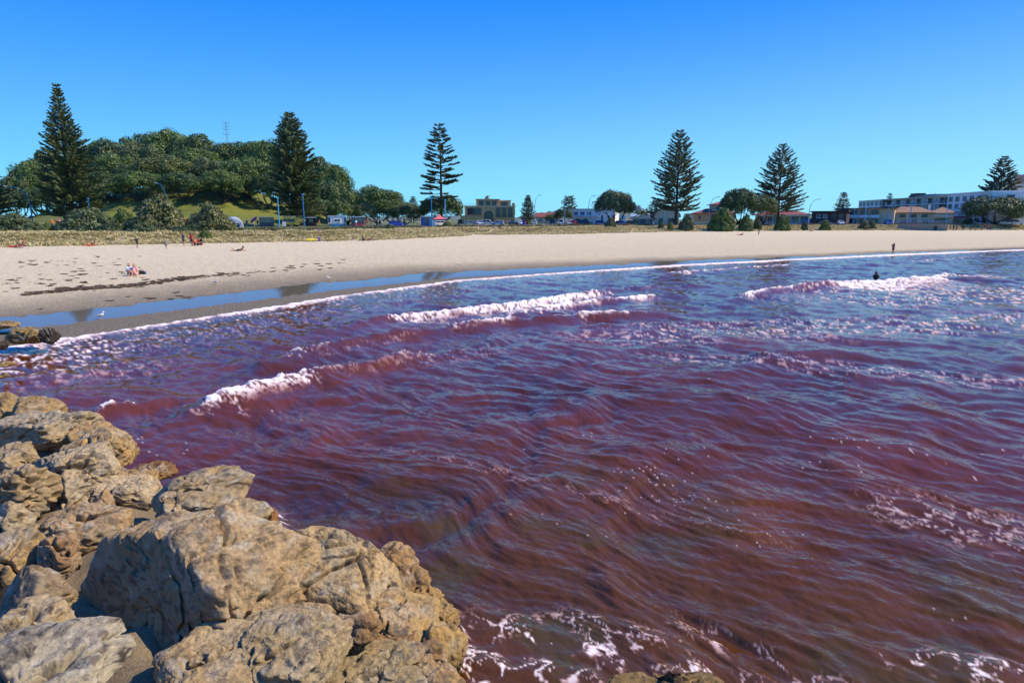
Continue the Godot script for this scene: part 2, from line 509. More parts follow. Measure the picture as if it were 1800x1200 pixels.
func make_sea() -> void:
	crest(0.62, 0.85, 1.5, [[230, 752, 0.1, 0], [300, 728, 0.5, 0], [365, 704, 1.0, 0.5], [400, 690, 1.1, 1.0], [450, 672, 1.1, 1.0], [500, 660, 1.0, 0.9], [560, 647, 0.95, 0.55], [620, 634, 0.8, 0.0], [680, 622, 0.8, 0.4], [740, 612, 0.7, 0.6], [800, 606, 0.4, 0.0], [900, 596, 0.1, 0.0]])
	crest(0.55, 0.8, 0.9, [[400, 655, 0.1, 0], [460, 632, 0.6, 0.0], [510, 617, 0.9, 0.6], [560, 602, 1.0, 0.5], [620, 592, 1.0, 0.2], [700, 582, 1.0, 0.05], [770, 574, 1.0, 0.15], [815, 568, 1.1, 0.8], [880, 560, 1.1, 1.0], [930, 557, 0.9, 0.1], [1000, 553, 1.0, 0.0], [1020, 551, 1.0, 0.8], [1060, 548, 1.1, 1.0], [1110, 547, 1.0, 0.7], [1180, 545, 0.5, 0.0], [1300, 540, 0.1, 0.0]])
	crest(0.50, 0.8, 3.0, [[520, 580, 0.1, 0], [600, 568, 0.7, 0.1], [660, 556, 1.0, 0.15], [700, 552, 1.0, 0.9], [800, 542, 1.0, 1.0], [900, 530, 1.0, 1.0], [980, 519, 1.0, 1.0], [1030, 513, 1.0, 0.9], [1070, 505, 1.0, 0.1], [1110, 501, 1.0, 0.6], [1180, 497, 0.6, 0.1], [1300, 492, 0.2, 0]])
	crest(0.40, 0.7, 1.8, [[890, 547, 0.3, 0.5], [960, 536, 0.9, 1.0], [1030, 527, 1.0, 1.0], [1060, 525, 0.9, 0.4], [1085, 523, 0.9, 0.9], [1130, 518, 1.0, 1.0], [1180, 515, 0.6, 0.1], [1260, 511, 0.2, 0]])
	crest(0.55, 0.9, 0.9, [[1250, 524, 0.2, 0], [1310, 514, 0.9, 0.8], [1345, 508, 1.0, 1.0], [1395, 503, 1.0, 0.9], [1440, 498, 0.9, 0.15], [1500, 496, 0.5, 0], [1560, 494, 0.2, 0]])
	crest(0.42, 1.2, 9.0, [[1400, 506, 0.3, 0.0], [1432, 500, 0.8, 0.0], [1448, 498, 0.9, 1.0], [1500, 493, 1.0, 1.0], [1560, 491, 1.0, 1.0], [1620, 486, 1.1, 1.0], [1668, 482, 1.2, 1.0], [1690, 486, 0.7, 0.1], [1800, 492, 0.4, 0.3], [1950, 496, 0.2, 0.2]])
	crest(0.30, 0.8, 1.4, [[1130, 482, 0.2, 0.2], [1200, 476, 0.8, 0.9], [1290, 470, 0.8, 0.7], [1370, 464, 0.9, 0.8], [1440, 468, 0.6, 0.1], [1520, 462, 0.6, 0.2], [1640, 455, 0.6, 0.7], [1720, 450, 0.6, 0.5], [1900, 444, 0.5, 0.4]])
	crest(0.42, 1.1, 0.6, [[1180, 660, 0.1, 0], [1280, 640, 0.8, 0.1], [1340, 622, 1.0, 0.35], [1400, 616, 0.8, 0.1], [1500, 612, 0.5, 0], [1650, 612, 0.2, 0]])
	crest(0.34, 0.55, 0.3, [[100, 738, 0.1, 0], [150, 724, 0.8, 0.2], [195, 712, 1.0, 0.9], [245, 704, 0.9, 0.5], [300, 694, 0.3, 0]])
	crest(0.22, 0.5, 0.3, [[330, 655, 0.2, 0.0], [380, 645, 0.8, 0.05], [440, 628, 0.6, 0.0], [520, 612, 0.2, 0]])
	crest(0.30, 0.9, 0.6, [[980, 580, 0.2, 0], [1060, 570, 1.0, 0], [1150, 567, 0.8, 0.1], [1230, 560, 0.3, 0]])
	crest(0.34, 1.5, 0.4, [[900, 700, 0.3, 0], [1020, 690, 0.8, 0], [1120, 690, 0.9, 0], [1250, 690, 0.9, 0.05], [1400, 700, 0.6, 0], [1600, 712, 0.4, 0]])
	crest(0.30, 1.2, 0.4, [[1000, 800, 0.3, 0], [1120, 790, 0.9, 0], [1250, 800, 1.0, 0], [1400, 830, 0.8, 0], [1600, 880, 0.6, 0]])
	# patches of loose foam: centre, half lengths, turn, how dense
	var patches := []
	for p in [[1560, 572, 20.0, 3.2, -0.2, 0.75], [1450, 585, 9.0, 2.2, -0.1, 0.5], [1730, 518, 17.0, 7.0, -0.15, 0.9], [1600, 508, 12.0, 5.0, -0.15, 0.9], [1560, 655, 9.0, 1.2, 0.35, 0.6], [1400, 640, 3.5, 0.8, 0.5, 0.6], [1690, 560, 14.0, 2.0, -0.1, 0.4], [960, 1150, 1.5, 0.8, 0.2, 1.0], [850, 1180, 0.9, 0.8, 0.3, 0.9], [1130, 1130, 1.4, 0.35, 0.5, 0.7], [1330, 1150, 1.5, 0.3, 0.7, 0.6], [1700, 1180, 1.0, 0.3, 0.2, 0.9], [1240, 1190, 0.8, 0.3, 0.1, 0.9], [40, 640, 3.6, 2.6, 0.0, 1.0], [15, 616, 5.0, 2.2, -0.6, 1.0], [60, 622, 5.0, 1.8, -0.4, 1.0], [250, 600, 9.0, 2.6, -0.9, 0.5], [480, 905, 0.5, 0.35, 0.3, 1.0], [225, 775, 0.35, 0.25, 0.0, 1.0], [650, 610, 3.0, 0.5, -0.9, 0.4], [700, 640, 6.0, 1.2, -0.6, 0.35], [980, 860, 5.0, 0.25, 0.55, 0.35], [1720, 925, 1.8, 1.0, 0.5, 0.6], [120, 660, 4.0, 1.6, -0.5, 0.5], [620, 510, 14, 3.0, -1.0, 0.25]]:
		var g := on_level(p[0], p[1])
		patches.append([g.x, g.z, cos(p[4]), sin(p[4]), p[2], p[3], p[5]])
	var ang := fan_angles(690, 0.79, 40)
	var rad := PackedFloat32Array()
	var r := 3.0
	while r < 900.0:
		rad.append(r)
		if r < 155.0: r += clampf(r * r / 3500.0, 0.035, 0.55)
		else: r *= 1.08
	var cols := ang.size()
	var rows := rad.size()
	var v := PackedVector3Array()
	var c := PackedColorArray()
	var keep := PackedByteArray()
	var fm := PackedFloat32Array()
	v.resize(cols * rows); c.resize(cols * rows); keep.resize(cols * rows); fm.resize(cols * rows)
	for j in rows:
		for k in cols:
			var o := j * cols + k
			var x := sin(ang[k]) * rad[j]
			var z := -cos(ang[k]) * rad[j]
			var s := -side(SHORE, x, z)
			if s < -1.6:
				keep[o] = 0
				v[o] = Vector3(x, -0.5, z)
				continue
			keep[o] = 1
			var nx := noise_a.get_noise_2d(x * 0.10, z * 0.10)
			var q := x * 0.64 - z * 0.77 + 1.6 * nx
			var p := x * 0.77 + z * 0.64
			var calm := smoothstep(0.0, 6.0, s)
			var n1 := noise_r.get_noise_2d(q * 0.30, p * 0.085)
			var n2 := noise_b.get_noise_2d(q * 0.95, p * 0.30)
			var n3 := noise_r.get_noise_2d(x * 1.3 - z * 0.5, z * 1.1 + 40.0)
			var n4 := noise_b.get_noise_2d(q * 3.6 + n2, p * 1.1)
			var n6 := noise_b.get_noise_2d(q * 9.0 + n4, p * 3.4) if rad[j] < 30.0 else 0.0
			var n7 := noise_b.get_noise_2d(q * 22.0 + n6, p * 9.0) if rad[j] < 15.0 else 0.0
			var n5 := noise_b.get_noise_2d(s * 0.16 + nx, (x - z) * 0.03)
			var y := calm * (0.095 * n1 + 0.064 * n2 + 0.024 * n3 + 0.018 * n4 + 0.0065 * n6 + 0.0022 * n7 + 0.12 * n5) + 0.02 * n2
			var foam := 0.0
			for w in crests:
				if x < w.lo.x or x > w.hi.x or z < w.lo.y or z > w.hi.y: continue
				var best := 1e9
				var bl := 0.0
				var bf := 0.0
				var sg := 1.0
				for e in w.pts.size() - 1:
					var a: Vector2 = w.pts[e]
					var b: Vector2 = w.pts[e + 1]
					var dx := b.x - a.x
					var dz := b.y - a.y
					var t := clampf(((x - a.x) * dx + (z - a.y) * dz) / (dx * dx + dz * dz), 0.0, 1.0)
					var d := Vector2(x - a.x - dx * t, z - a.y - dz * t).length()
					if d < best:
						best = d
						bl = lerpf(w.lift[e], w.lift[e + 1], t)
						bf = lerpf(w.foam[e], w.foam[e + 1], t)
						sg = 1.0 if dx * (z - a.y) - dz * (x - a.x) > 0.0 else -1.0      # seaward side positive
				var away := best * sg + 0.35 * nx + 0.22 * n2
				var wd: float = w.wide * (1.15 if away > 0.0 else 0.6)
				y += 0.62 * w.h * bl * exp(-away * away / (wd * wd)) - 0.10 * w.h * bl * exp(-pow((away + 1.7 * w.wide) / w.wide, 2.0))
				if bf > 0.0:
					var band := smoothstep(-0.45, -0.2, away) * (1.0 - smoothstep(0.15 * w.back, w.back, away + 0.5 * w.back * n1))
					var cut := 0.98 - bf * 0.60 + 0.20 * smoothstep(0.0, w.back, away)
					var al := 0.58 * x - 0.81 * z
					var ac := 0.81 * x + 0.58 * z
					var tex := 0.55 + 0.42 * noise_b.get_noise_2d(al * 3.6 + n3, ac * 1.0) + 0.30 * noise_b.get_noise_2d(al * 9.0, ac * 4.0 + n2) + 0.15 * n3
					foam = maxf(foam, band * smoothstep(cut - 0.12, cut + 0.14, tex) * minf(1.0, bf * 1.6))
			var body := foam
			# the lace along the water's edge
			var edge := s + 0.30 * n2 + 0.22 * n3
			var lace := (1.0 - smoothstep(0.012, 0.095, cells.get_noise_2d(x * 1.9 + n2 * 0.9 + n4 * 0.35, z * 1.9 + n3 * 0.6) + 1.0)) * smoothstep(-0.4, 0.05, n3 + 0.5 * n2)
			lace = maxf(lace, 0.7 * (1.0 - smoothstep(0.01, 0.09, cells.get_noise_2d(x * 4.6 + n4 * 0.7, z * 4.6 + n2) + 1.0)) * smoothstep(0.15, 0.45, n3 + 0.4 * n4))
			var run := clampf((x + 20.0) / 80.0, 0.0, 1.0)
			var line := smoothstep(-0.35, -0.1, edge) * (1.0 - smoothstep(lerpf(0.5, 1.4, run), lerpf(1.2, 3.4, run), edge + 0.8 * n4 - 0.7 * nx - 0.4 * n2))
			foam = maxf(foam, line * (0.95 + 0.5 * n3))
			var fine := noise_b.get_noise_2d(q * 2.4, p * 1.1 + 31.0)
			var speck := smoothstep(0.26, 0.50, n4 * 0.5 + fine * 0.6 + 0.10)
			foam = maxf(foam, smoothstep(0.2, 0.7, s) * (1.0 - smoothstep(1.5, 11.0, s)) * clampf(0.60 * speck + 0.40 * lace, 0.0, 0.75))
			for f in patches:
				var ex: float = x - f[0]
				var ez: float = z - f[1]
				var ea: float = (ex * f[2] + ez * f[3]) / f[4]
				var eb: float = (ez * f[2] - ex * f[3]) / f[5]
				var e2 := ea * ea + eb * eb
				if e2 < 1.7:
					var fade: float = (1.0 - smoothstep(0.1, 1.6, e2 + 0.5 * n1)) * f[6]
					foam = maxf(foam, fade * clampf(lace * 1.2 + 0.85 * smoothstep(0.20, 0.50, fine * 0.8 + 0.4 * n4 + 0.3 * n3) * smoothstep(9.0, 20.0, rad[j]), 0.0, 1.0))
			# bubbles drifting on the near water
			if rad[j] < 22.0:
				var b := noise_b.get_noise_2d(x * 30.0, z * 30.0) + 0.35 * n1 + 0.10 * nx
				foam = maxf(foam, smoothstep(0.80, 0.84, b) * 0.6)
			foam = clampf(foam, 0.0, 1.0)
			if body > 0.02: y += body * (0.02 + 0.03 * n4 + 0.02 * n3 + 0.045 * noise_b.get_noise_2d(x * 8.0, z * 8.0))
			var edge_y := 0.02 + 0.05 * smoothstep(-0.4, 0.3, edge) * (1.0 - smoothstep(0.2, 1.6, edge))
			v[o] = Vector3(x, lerpf(edge_y + (0.03 * n4 + 0.03 * n3 + 0.02 * n2) * smoothstep(0.2, 1.2, s) - 0.25 * smoothstep(0.1, 0.9, -edge), y + edge_y * 0.3, smoothstep(-0.1, 2.5, s)), z)
			var near := 1.0 - smoothstep(7.0, 17.0, rad[j])
			var red := Color(0.094, 0.0225, 0.004).lerp(Color(0.080, 0.031, 0.005), near)
			red = red * (1.0 + 0.34 * nx + 0.22 * n5 + 0.18 * n1)
			red = red.lerp(Color(0.060, 0.042, 0.010), near * smoothstep(0.05, 0.4, noise_a.get_noise_2d(x * 0.35 + 9.0, z * 0.35)) * 0.7)
			c[o] = red.lerp(Color(0.84, 0.77, 0.76).lerp(Color(0.66, 0.36, 0.33), clampf(1.25 - 1.3 * foam, 0.0, 1.0)), foam)
			fm[o] = foam
	var n := fan_normals(v, cols, rows)
	var water := PackedInt32Array()
	var white := PackedInt32Array()
	for j in rows - 1:
		for k in cols - 1:
			var p := j * cols + k
			if keep[p] == 0 or keep[p + 1] == 0 or keep[p + cols] == 0 or keep[p + cols + 1] == 0: continue
			var list := white if fm[p] + fm[p + cols + 1] > 0.7 else water
			list.append_array([p, p + cols, p + 1, p + 1, p + cols, p + cols + 1])
	var m := ArrayMesh.new()
	m.add_surface_from_arrays(Mesh.PRIMITIVE_TRIANGLES, surface(v, n, c, water))
	m.surface_set_material(0, M.sea)
	m.add_surface_from_arrays(Mesh.PRIMITIVE_TRIANGLES, surface(v, n, c, white))
	m.surface_set_material(1, M.foam)
	tag(put("sea", m), "", "", "", "structure")

func make_far_land() -> void:
	# ranges of hills across the plain, kilometres off
	for spec in [[900.0, 1160.0, 3200.0, 62.0, 4.0], [1040.0, 1160.0, 4600.0, 132.0, 9.0], [1380.0, 2100.0, 3800.0, 84.0, 2.0], [560.0, 1000.0, 3600.0, 30.0, 6.0]]:
		var b := Mb.new()
		var steps := 40
		for k in steps + 1:
			var t := float(k) / steps
			var px := lerpf(spec[0], spec[1], t)
			var x: float = (px - 900.0) / REACH * spec[2] * PITCH_COS
			var h: float = spec[3] * pow(sin(PI * t), 0.6) * (0.8 + 0.35 * noise_a.get_noise_1d(t * 26.0 + spec[4] * 31.0))
			for q in 4:
				b.v.append(Vector3(x, [2.0, 0.55, 1.0, 0.4][q] * (h if q else 1.0), -spec[2] + [300.0, 150.0, 0.0, -300.0][q]))
				b.c.append(Color.WHITE)
		for k in steps:
			for q in 3:
				var p := k * 4 + q
				b.i.append_array([p, p + 1, p + 4, p + 4, p + 1, p + 5])
		tag(put("far_hills", b.mesh(M.hill_far)), "", "", "", "structure")

func make_road() -> void:
	var b := Mb.new()
	var kerb := Mb.new()
	var line := Mb.new()
	var pts := []
	for p in [[-70, -176], [-20, -196], [20, -214], [70, -226], [150, -246], [300, -262], [600, -290]]: pts.append(Vector2(p[0], p[1]))
	var y := FLAT + 0.02
	for k in pts.size() - 1:
		var a: Vector2 = pts[k]
		var d: Vector2 = pts[k + 1]
		var o := (d - a).orthogonal().normalized()
		var w := func(p: Vector2, s: float, up: float): return Vector3(p.x + o.x * s, y + up, p.y + o.y * s)
		b.quad(w.call(a, -5.0, 0), w.call(d, -5.0, 0), w.call(d, 5.0, 0), w.call(a, 5.0, 0))
		for s in [-5.1, 5.1]:
			kerb.box((w.call(a, s, 0.05) + w.call(d, s, 0.05)) / 2.0, Vector3(a.distance_to(d), 0.13, 0.2), Color.WHITE, Basis(Vector3.UP, -(d - a).angle()))
		var dash := int(a.distance_to(d) / 8.0)
		for t in dash:
			var p := a.lerp(d, (t + 0.3) / dash)
			line.box(w.call(p, 0.0, 0.006), Vector3(3.0, 0.004, 0.12), Color.WHITE, Basis(Vector3.UP, -(d - a).angle()))
	tag(put("road", b.mesh(M.asphalt)), "", "", "", "structure")
	tag(put("road_kerb", kerb.mesh(M.kerb)), "", "", "", "structure")
	tag(put("road_marking", line.mesh(M.paint)), "", "", "", "structure")

# ---------------------------------------------------------------- rocks
# o: n resolution, planes [[x, y, z, d]...] that cut flat faces, bed direction of the layers, layer depth, every (metres per layer), pits, col, rim (how square), lump
func rock_mesh(a: float, b: float, c: float, sd: int, o: Dictionary) -> ArrayMesh:
	var n: int = o.get("n", 34)
	var cuts: Array = []
	var rr := RandomNumberGenerator.new()
	rr.seed = sd * 77 + 5
	for p in o.get("planes", []):
		var l := Vector3(p[0], p[1], p[2]).normalized()
		cuts.append([l.x, l.y, l.z, 1.0 / p[3]])
	for k in o.get("facets", 10):
		var l := Vector3(rr.randfn(), rr.randfn(), rr.randfn()).normalized()
		cuts.append([l.x, l.y, l.z, 1.0 / rr.randf_range(0.86, 1.12)])
	var joints := []
	for k in o.get("joints", clampi(n / 14, 1, 6)):
		var l := Vector3(rr.randfn(), rr.randfn() * 0.5, rr.randfn()).normalized()
		joints.append([l.x, l.y, l.z, rr.randf_range(-0.5, 0.5) * (a + b + c) / 3.0, rr.randf_range(0.06, 0.15)])
	var pw: float = o.get("rim", 9.0)
	var bed: Vector3 = o.get("bed", Vector3(0.25, 0.9, 0.2)).normalized()
	var depth: float = o.get("depth", 0.022)
	var every: float = o.get("every", 0.16)
	var pits: float = o.get("pits", 0.5)
	var rough: float = o.get("rough", 1.0)
	var lump: float = o.get("lump", 0.10)
	var base: Color = o.get("col", Color(0.42, 0.33, 0.215))
	var warm: Color = o.get("col2", base * Color(0.84, 0.76, 0.62))
	var size := (a + b + c) / 3.0
	var off := Vector3(sd * 3.7, sd * 1.3, sd * 2.1)
	var all_v := PackedVector3Array()
	var all_n := PackedVector3Array()
	var all_c := PackedColorArray()
	var idx := PackedInt32Array()
	for face in 6:
		var w := n + 3
		var pv := PackedVector3Array()
		pv.resize(w * w)
		var pc := PackedColorArray()
		pc.resize(w * w)
		for j in w:
			for k in w:
				var s := tan((2.0 * (k - 1) / n - 1.0) * PI / 4.0)
				var t := tan((2.0 * (j - 1) / n - 1.0) * PI / 4.0)
				var d: Vector3
				match face:
					0: d = Vector3(1, t, -s)
					1: d = Vector3(-1, t, s)
					2: d = Vector3(s, 1, -t)
					3: d = Vector3(s, -1, t)
					4: d = Vector3(s, t, 1)
					_: d = Vector3(-s, t, -1)
				d = d.normalized()
				var sum := 0.0
				for q in cuts:
					var e: float = (d.x * q[0] + d.y * q[1] + d.z * q[2]) * q[3]
					if e > 0.2: sum += pow(e, pw)
				var r := pow(maxf(sum, 0.0001), -1.0 / pw)
				var p := Vector3(d.x * a, d.y * b, d.z * c) * minf(r, 1.35)
				var g := p + off
				var n1 := noise_a.get_noise_3d(g.x * 0.9 / size, g.y * 0.9 / size, g.z * 0.9 / size)
				var n2 := noise_b.get_noise_3d(g.x * 2.2, g.y * 2.2, g.z * 2.2)
				var n3 := noise_b.get_noise_3d(g.x * 7.0, g.y * 7.0, g.z * 7.0)
				var lay := g.dot(bed) / every + 0.55 * n1 + 0.35 * n2
				var ln := noise_r.get_noise_2d(lay, 0.6 * g.x + 3.1 * sd)
				var ln2 := noise_b.get_noise_2d(lay * 2.9, 9.0 + 0.5 * g.z)
				var f := lay - floorf(lay)
				var mask := smoothstep(-0.25, 0.30, noise_b.get_noise_3d(g.x * 1.1 + 50.0, g.y * 1.1, g.z * 1.1) + 0.3 * n1)
				var notch := (1.0 - smoothstep(0.0, 0.26, f) * (1.0 - smoothstep(0.90, 1.0, f))) * mask
				var setback := (0.5 + 0.5 * sin(floorf(lay) * 12.9898 + sd)) * mask
				var crack := smoothstep(0.45, 0.85, ln2 * 0.8 + 0.5 * ln)
				var hollow := 0.0
				if pits > 0.0:
					var where := smoothstep(0.0, 0.45, n2 * 0.7 + n1 * 0.6 + 0.3 * ln + pits - 0.55)
					if where > 0.0:
						var cell := cells.get_noise_3d(g.x * 4.2, g.y * 7.0, g.z * 4.2) + 1.0
						hollow = where * smoothstep(0.16, 0.55, cell)
				var amt := lump * size * n1 + 0.038 * rough * n2 + 0.016 * n3 + depth * (ln * 0.9 - 1.4 * crack - 1.9 * notch - 1.5 * setback) - 0.085 * hollow
				for q in joints:
					var e: float = (p.x * q[0] + p.y * q[1] + p.z * q[2] - q[3] + 0.16 * n1 * size + 0.05 * n2) / 0.022
					if e > -2.5 and e < 2.5: amt -= q[4] * exp(-e * e) * smoothstep(-0.35, 0.1, n2 + n1)
				pv[j * w + k] = p + d * amt
				var tint := clampf(0.5 + 0.7 * n1 + 0.5 * n2 + 0.35 * ln, 0.0, 1.0)
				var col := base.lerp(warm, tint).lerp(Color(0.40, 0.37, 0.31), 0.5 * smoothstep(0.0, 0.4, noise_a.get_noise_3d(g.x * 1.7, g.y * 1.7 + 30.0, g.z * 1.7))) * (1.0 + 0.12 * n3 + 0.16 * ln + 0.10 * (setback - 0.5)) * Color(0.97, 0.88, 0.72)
				# dark lichen in spots, and in streaks that follow the beds
				var spot := noise_r.get_noise_3d(g.x * 6.0 + 7.0, g.y * 10.0, g.z * 6.0) + 0.35 * n2 - 0.02
				var streak := noise_b.get_noise_2d(lay * 5.0 + n3, (g.x - g.z) * 1.2 + 40.0) + 0.3 * n2
				col = col.lerp(Color(0.075, 0.058, 0.042), (0.72 * smoothstep(0.10, 0.34, spot) + 0.5 * smoothstep(0.22, 0.45, streak)) * o.get("stain", 0.75))
				col = col.lerp(Color(0.50, 0.46, 0.36), 0.4 * smoothstep(0.30, 0.5, noise_b.get_noise_3d(g.x * 3.1, g.y * 3.1 + 70.0, g.z * 3.1)))
				if o.has("sea_line"):      # what the tide wets is golden brown with weed
					var over: float = p.y + o.sea_line + 0.12 * n2
					col = col.lerp(Color(0.36, 0.22, 0.06), 0.8 * (1.0 - smoothstep(0.25, 0.65, over)))
					col = col.lerp(Color(0.05, 0.035, 0.02), 0.85 * (1.0 - smoothstep(0.08, 0.30, over)))
				pc[j * w + k] = col
		var k0 := all_v.size()
		for j in range(1, n + 2):
			for k in range(1, n + 2):
				var m := j * w + k
				var nn := (pv[m + 1] - pv[m - 1]).cross(pv[m + w] - pv[m - w]).normalized()
				all_v.append(pv[m])
				all_n.append(nn if nn.dot(pv[m]) > 0.0 or true else -nn)
				all_c.append(pc[m])
		for j in n:
			for k in n:
				var m := k0 + j * (n + 1) + k
				idx.append_array([m, m + n + 1, m + 1, m + 1, m + n + 1, m + n + 2])
	# stored in axes turned so that y runs across the layers
	var y := bed
	var x := y.cross(Vector3(0.3, 0.1, 1.0)).normalized()
	var own := Basis(x, y, x.cross(y))
	var inv := own.transposed()
	for k in all_v.size():
		all_v[k] = inv * all_v[k]
		all_n[k] = inv * all_n[k]
	var arr := []
	arr.resize(Mesh.ARRAY_MAX)
	arr[Mesh.ARRAY_VERTEX] = all_v; arr[Mesh.ARRAY_NORMAL] = all_n; arr[Mesh.ARRAY_COLOR] = all_c; arr[Mesh.ARRAY_INDEX] = idx
	var m := ArrayMesh.new()
	m.add_surface_from_arrays(Mesh.PRIMITIVE_TRIANGLES, arr)
	m.surface_set_material(0, M.rock)
	return m

func rock(label: String, px: float, py: float, depth: float, hw: float, hh: float, deep: float, o := {}, called := "sandstone_boulder", group := "boulders of the foreground outcrop") -> MeshInstance3D:
	var c := at(px, py, depth)
	var a := hw * depth / REACH
	var h := hh * depth / REACH
	var slope := atan2(EYE - c.y, -c.z)
	var z := deep * a
	var b := maxf(sqrt(maxf(h * h - pow(z * sin(slope), 2.0), 0.0)) / cos(slope), 0.35 * h)
	if o.get("tide", false): o.sea_line = c.y
	var m := put(called, rock_mesh(a, b, z, int(px * 3 + py), o))
	var y: Vector3 = o.get("bed", Vector3(0.25, 0.9, 0.2)).normalized()
	var x := y.cross(Vector3(0.3, 0.1, 1.0)).normalized()
	m.transform = Transform3D(Basis(x, y, x.cross(y)), c)
	tag(m, label, "rock", group)
	return m

func make_rocks() -> void:
	var pale := Color(0.50, 0.40, 0.245)
	var ash := Color(0.42, 0.345, 0.225)
	var gold := Color(0.50, 0.36, 0.175)
	var brown := Color(0.34, 0.215, 0.10)
	var lay := Vector3(-0.35, 0.85, 0.4)
	# the big slab and what leans on it
	rock("huge tilted sandstone slab with a shaded face and a sunlit ridge, largest of the outcrop", 300, 1052, 7.4, 212, 205, 0.88, {"n": 100, "planes": [[-0.42, 0.30, 0.86, 0.20], [0.45, 0.85, 0.25, 0.60], [0.92, 0.15, 0.35, 0.80], [-0.25, 0.95, -0.1, 0.62], [0.1, 0.5, -0.86, 0.84], [-0.9, 0.3, -0.1, 0.86]], "facets": 5, "rim": 13.0, "bed": Vector3(0.60, 0.66, 0.44), "depth": 0.045, "every": 0.24, "pits": 0.35, "lump": 0.06, "rough": 0.8, "joints": 7, "col": Color(0.43, 0.335, 0.215)})
	rock("smooth grey-topped boulder at the head of the outcrop, above the layered ledge", 352, 864, 9.9, 76, 38, 0.75, {"n": 44, "planes": [[0.2, 1, 0.15, 0.72], [-0.8, 0.3, 0.5, 0.8]], "col": ash, "pits": 0.3, "bed": lay, "lump": 0.08})
	rock("layered sandstone ledge in front of the smooth grey-topped boulder", 398, 930, 9.2, 66, 46, 0.9, {"n": 44, "planes": [[0.1, 1, 0.2, 0.7], [0.8, 0.2, 0.6, 0.8], [0.0, 0.2, 1.0, 0.8]], "bed": Vector3(0.1, 1, 0.1), "depth": 0.04, "every": 0.15, "col": pale, "pits": 0.4})
	rock("cracked sandstone shoulder between the huge slab and the big golden dome", 405, 990, 8.6, 58, 62, 0.9, {"n": 44, "planes": [[0.2, 0.9, 0.4, 0.75], [0.9, 0.1, 0.3, 0.75]], "bed": Vector3(0.5, 0.7, 0.4), "col": Color(0.47, 0.37, 0.235), "pits": 0.35, "tide": false})
	rock("big golden dome-shaped boulder at the right of the huge slab", 582, 1030, 8.5, 122, 108, 0.95, {"n": 70, "planes": [[0.15, 0.9, 0.35, 0.75], [0.8, 0.45, 0.2, 0.84], [-0.95, 0.25, 0.3, 0.86], [-0.1, 0.25, 1.0, 0.86], [0.5, 0.6, -0.6, 0.8]], "facets": 7, "rim": 14.0, "bed": Vector3(0.15, 0.85, 0.5), "depth": 0.03, "every": 0.26, "pits": 0.12, "lump": 0.04, "rough": 0.5, "joints": 7, "col": Color(0.53, 0.42, 0.25), "tide": true})
	rock("square-cut golden block below the big golden dome", 703, 1108, 7.95, 72, 62, 1.0, {"n": 44, "planes": [[0.35, 0.9, 0.1, 0.66], [-0.85, 0.2, 0.55, 0.66], [0.1, 0.1, 1.0, 0.8], [0.9, 0.3, 0.2, 0.8]], "facets": 5, "rim": 20.0, "bed": Vector3(0.25, 0.9, 0.3), "col": gold, "pits": 0.25, "tide": true})
	rock("narrow sandstone wedge in the cleft left of the golden dome", 470, 1012, 8.1, 16, 32, 1.0, {"n": 20, "col": gold})
	rock("split block in the cleft below the wedge", 495, 1068, 7.7, 48, 36, 0.9, {"n": 34, "planes": [[0.1, 0.9, 0.4, 0.7], [-0.8, 0.2, 0.5, 0.7]], "bed": Vector3(-0.2, 0.9, 0.3), "col": Color(0.43, 0.33, 0.20), "pits": 0.35})
	rock("flat tan block above the striped slab", 530, 1098, 7.4, 46, 32, 0.9, {"n": 30, "planes": [[0.0, 1.0, 0.3, 0.7]], "col": Color(0.50, 0.39, 0.235), "pits": 0.2})
	rock("tan cube-shaped block wedged under the golden dome", 632, 1078, 7.9, 46, 34, 0.9, {"n": 30, "planes": [[0.2, 0.9, 0.3, 0.6], [-0.8, 0.2, 0.6, 0.7]], "rim": 20.0, "col": gold, "pits": 0.2})
	# the chain of rough rocks along the water on the right
	rock("rounded brown rock topmost of the chain at the water's right edge", 690, 992, 9.3, 33, 30, 1.0, {"n": 34, "col": Color(0.44, 0.29, 0.14), "pits": 0.5, "tide": true})
	rock("rough brown rock second in the chain along the water", 716, 1028, 8.9, 34, 34, 1.0, {"n": 34, "planes": [[0.3, 0.9, 0.2, 0.7]], "col": brown, "pits": 0.75, "depth": 0.04, "tide": true})
	rock("knobbly brown rock third in the chain along the water", 750, 1066, 8.65, 36, 30, 1.0, {"n": 34, "col": brown, "pits": 0.8, "depth": 0.045, "tide": true})
	rock("small layered rock fourth in the chain, with its foot in the water", 775, 1092, 8.4, 26, 26, 1.0, {"n": 28, "col": brown, "bed": Vector3(0, 1, 0.1), "depth": 0.05, "every": 0.1, "tide": true})
	rock("low flat rock at the far right tip of the chain", 770, 1108, 8.3, 34, 17, 1.1, {"n": 28, "col": brown, "pits": 0.8, "depth": 0.04, "tide": true})
	rock("golden weed-fringed rock at the water below the chain", 786, 1150, 7.75, 36, 48, 1.0, {"n": 38, "col": Color(0.44, 0.30, 0.12), "pits": 0.5, "tide": true})
	rock("brown crumbling rock left of the weed-fringed rock", 744, 1150, 7.5, 46, 30, 0.9, {"n": 30, "col": brown, "pits": 0.8, "depth": 0.04})
	# the front row
	rock("striped grey slab of many thin layers at the bottom of the outcrop", 495, 1150, 6.6, 102, 66, 0.85, {"n": 66, "planes": [[0.1, 0.95, 0.35, 0.6], [0.9, 0.1, 0.4, 0.86], [-0.7, 0.3, 0.6, 0.8], [0.0, 0.1, 1.0, 0.86]], "facets": 6, "rim": 16.0, "bed": Vector3(0.32, 0.82, 0.50), "depth": 0.045, "every": 0.13, "joints": 2, "pits": 0.2, "col": ash, "col2": Color(0.36, 0.285, 0.17)})
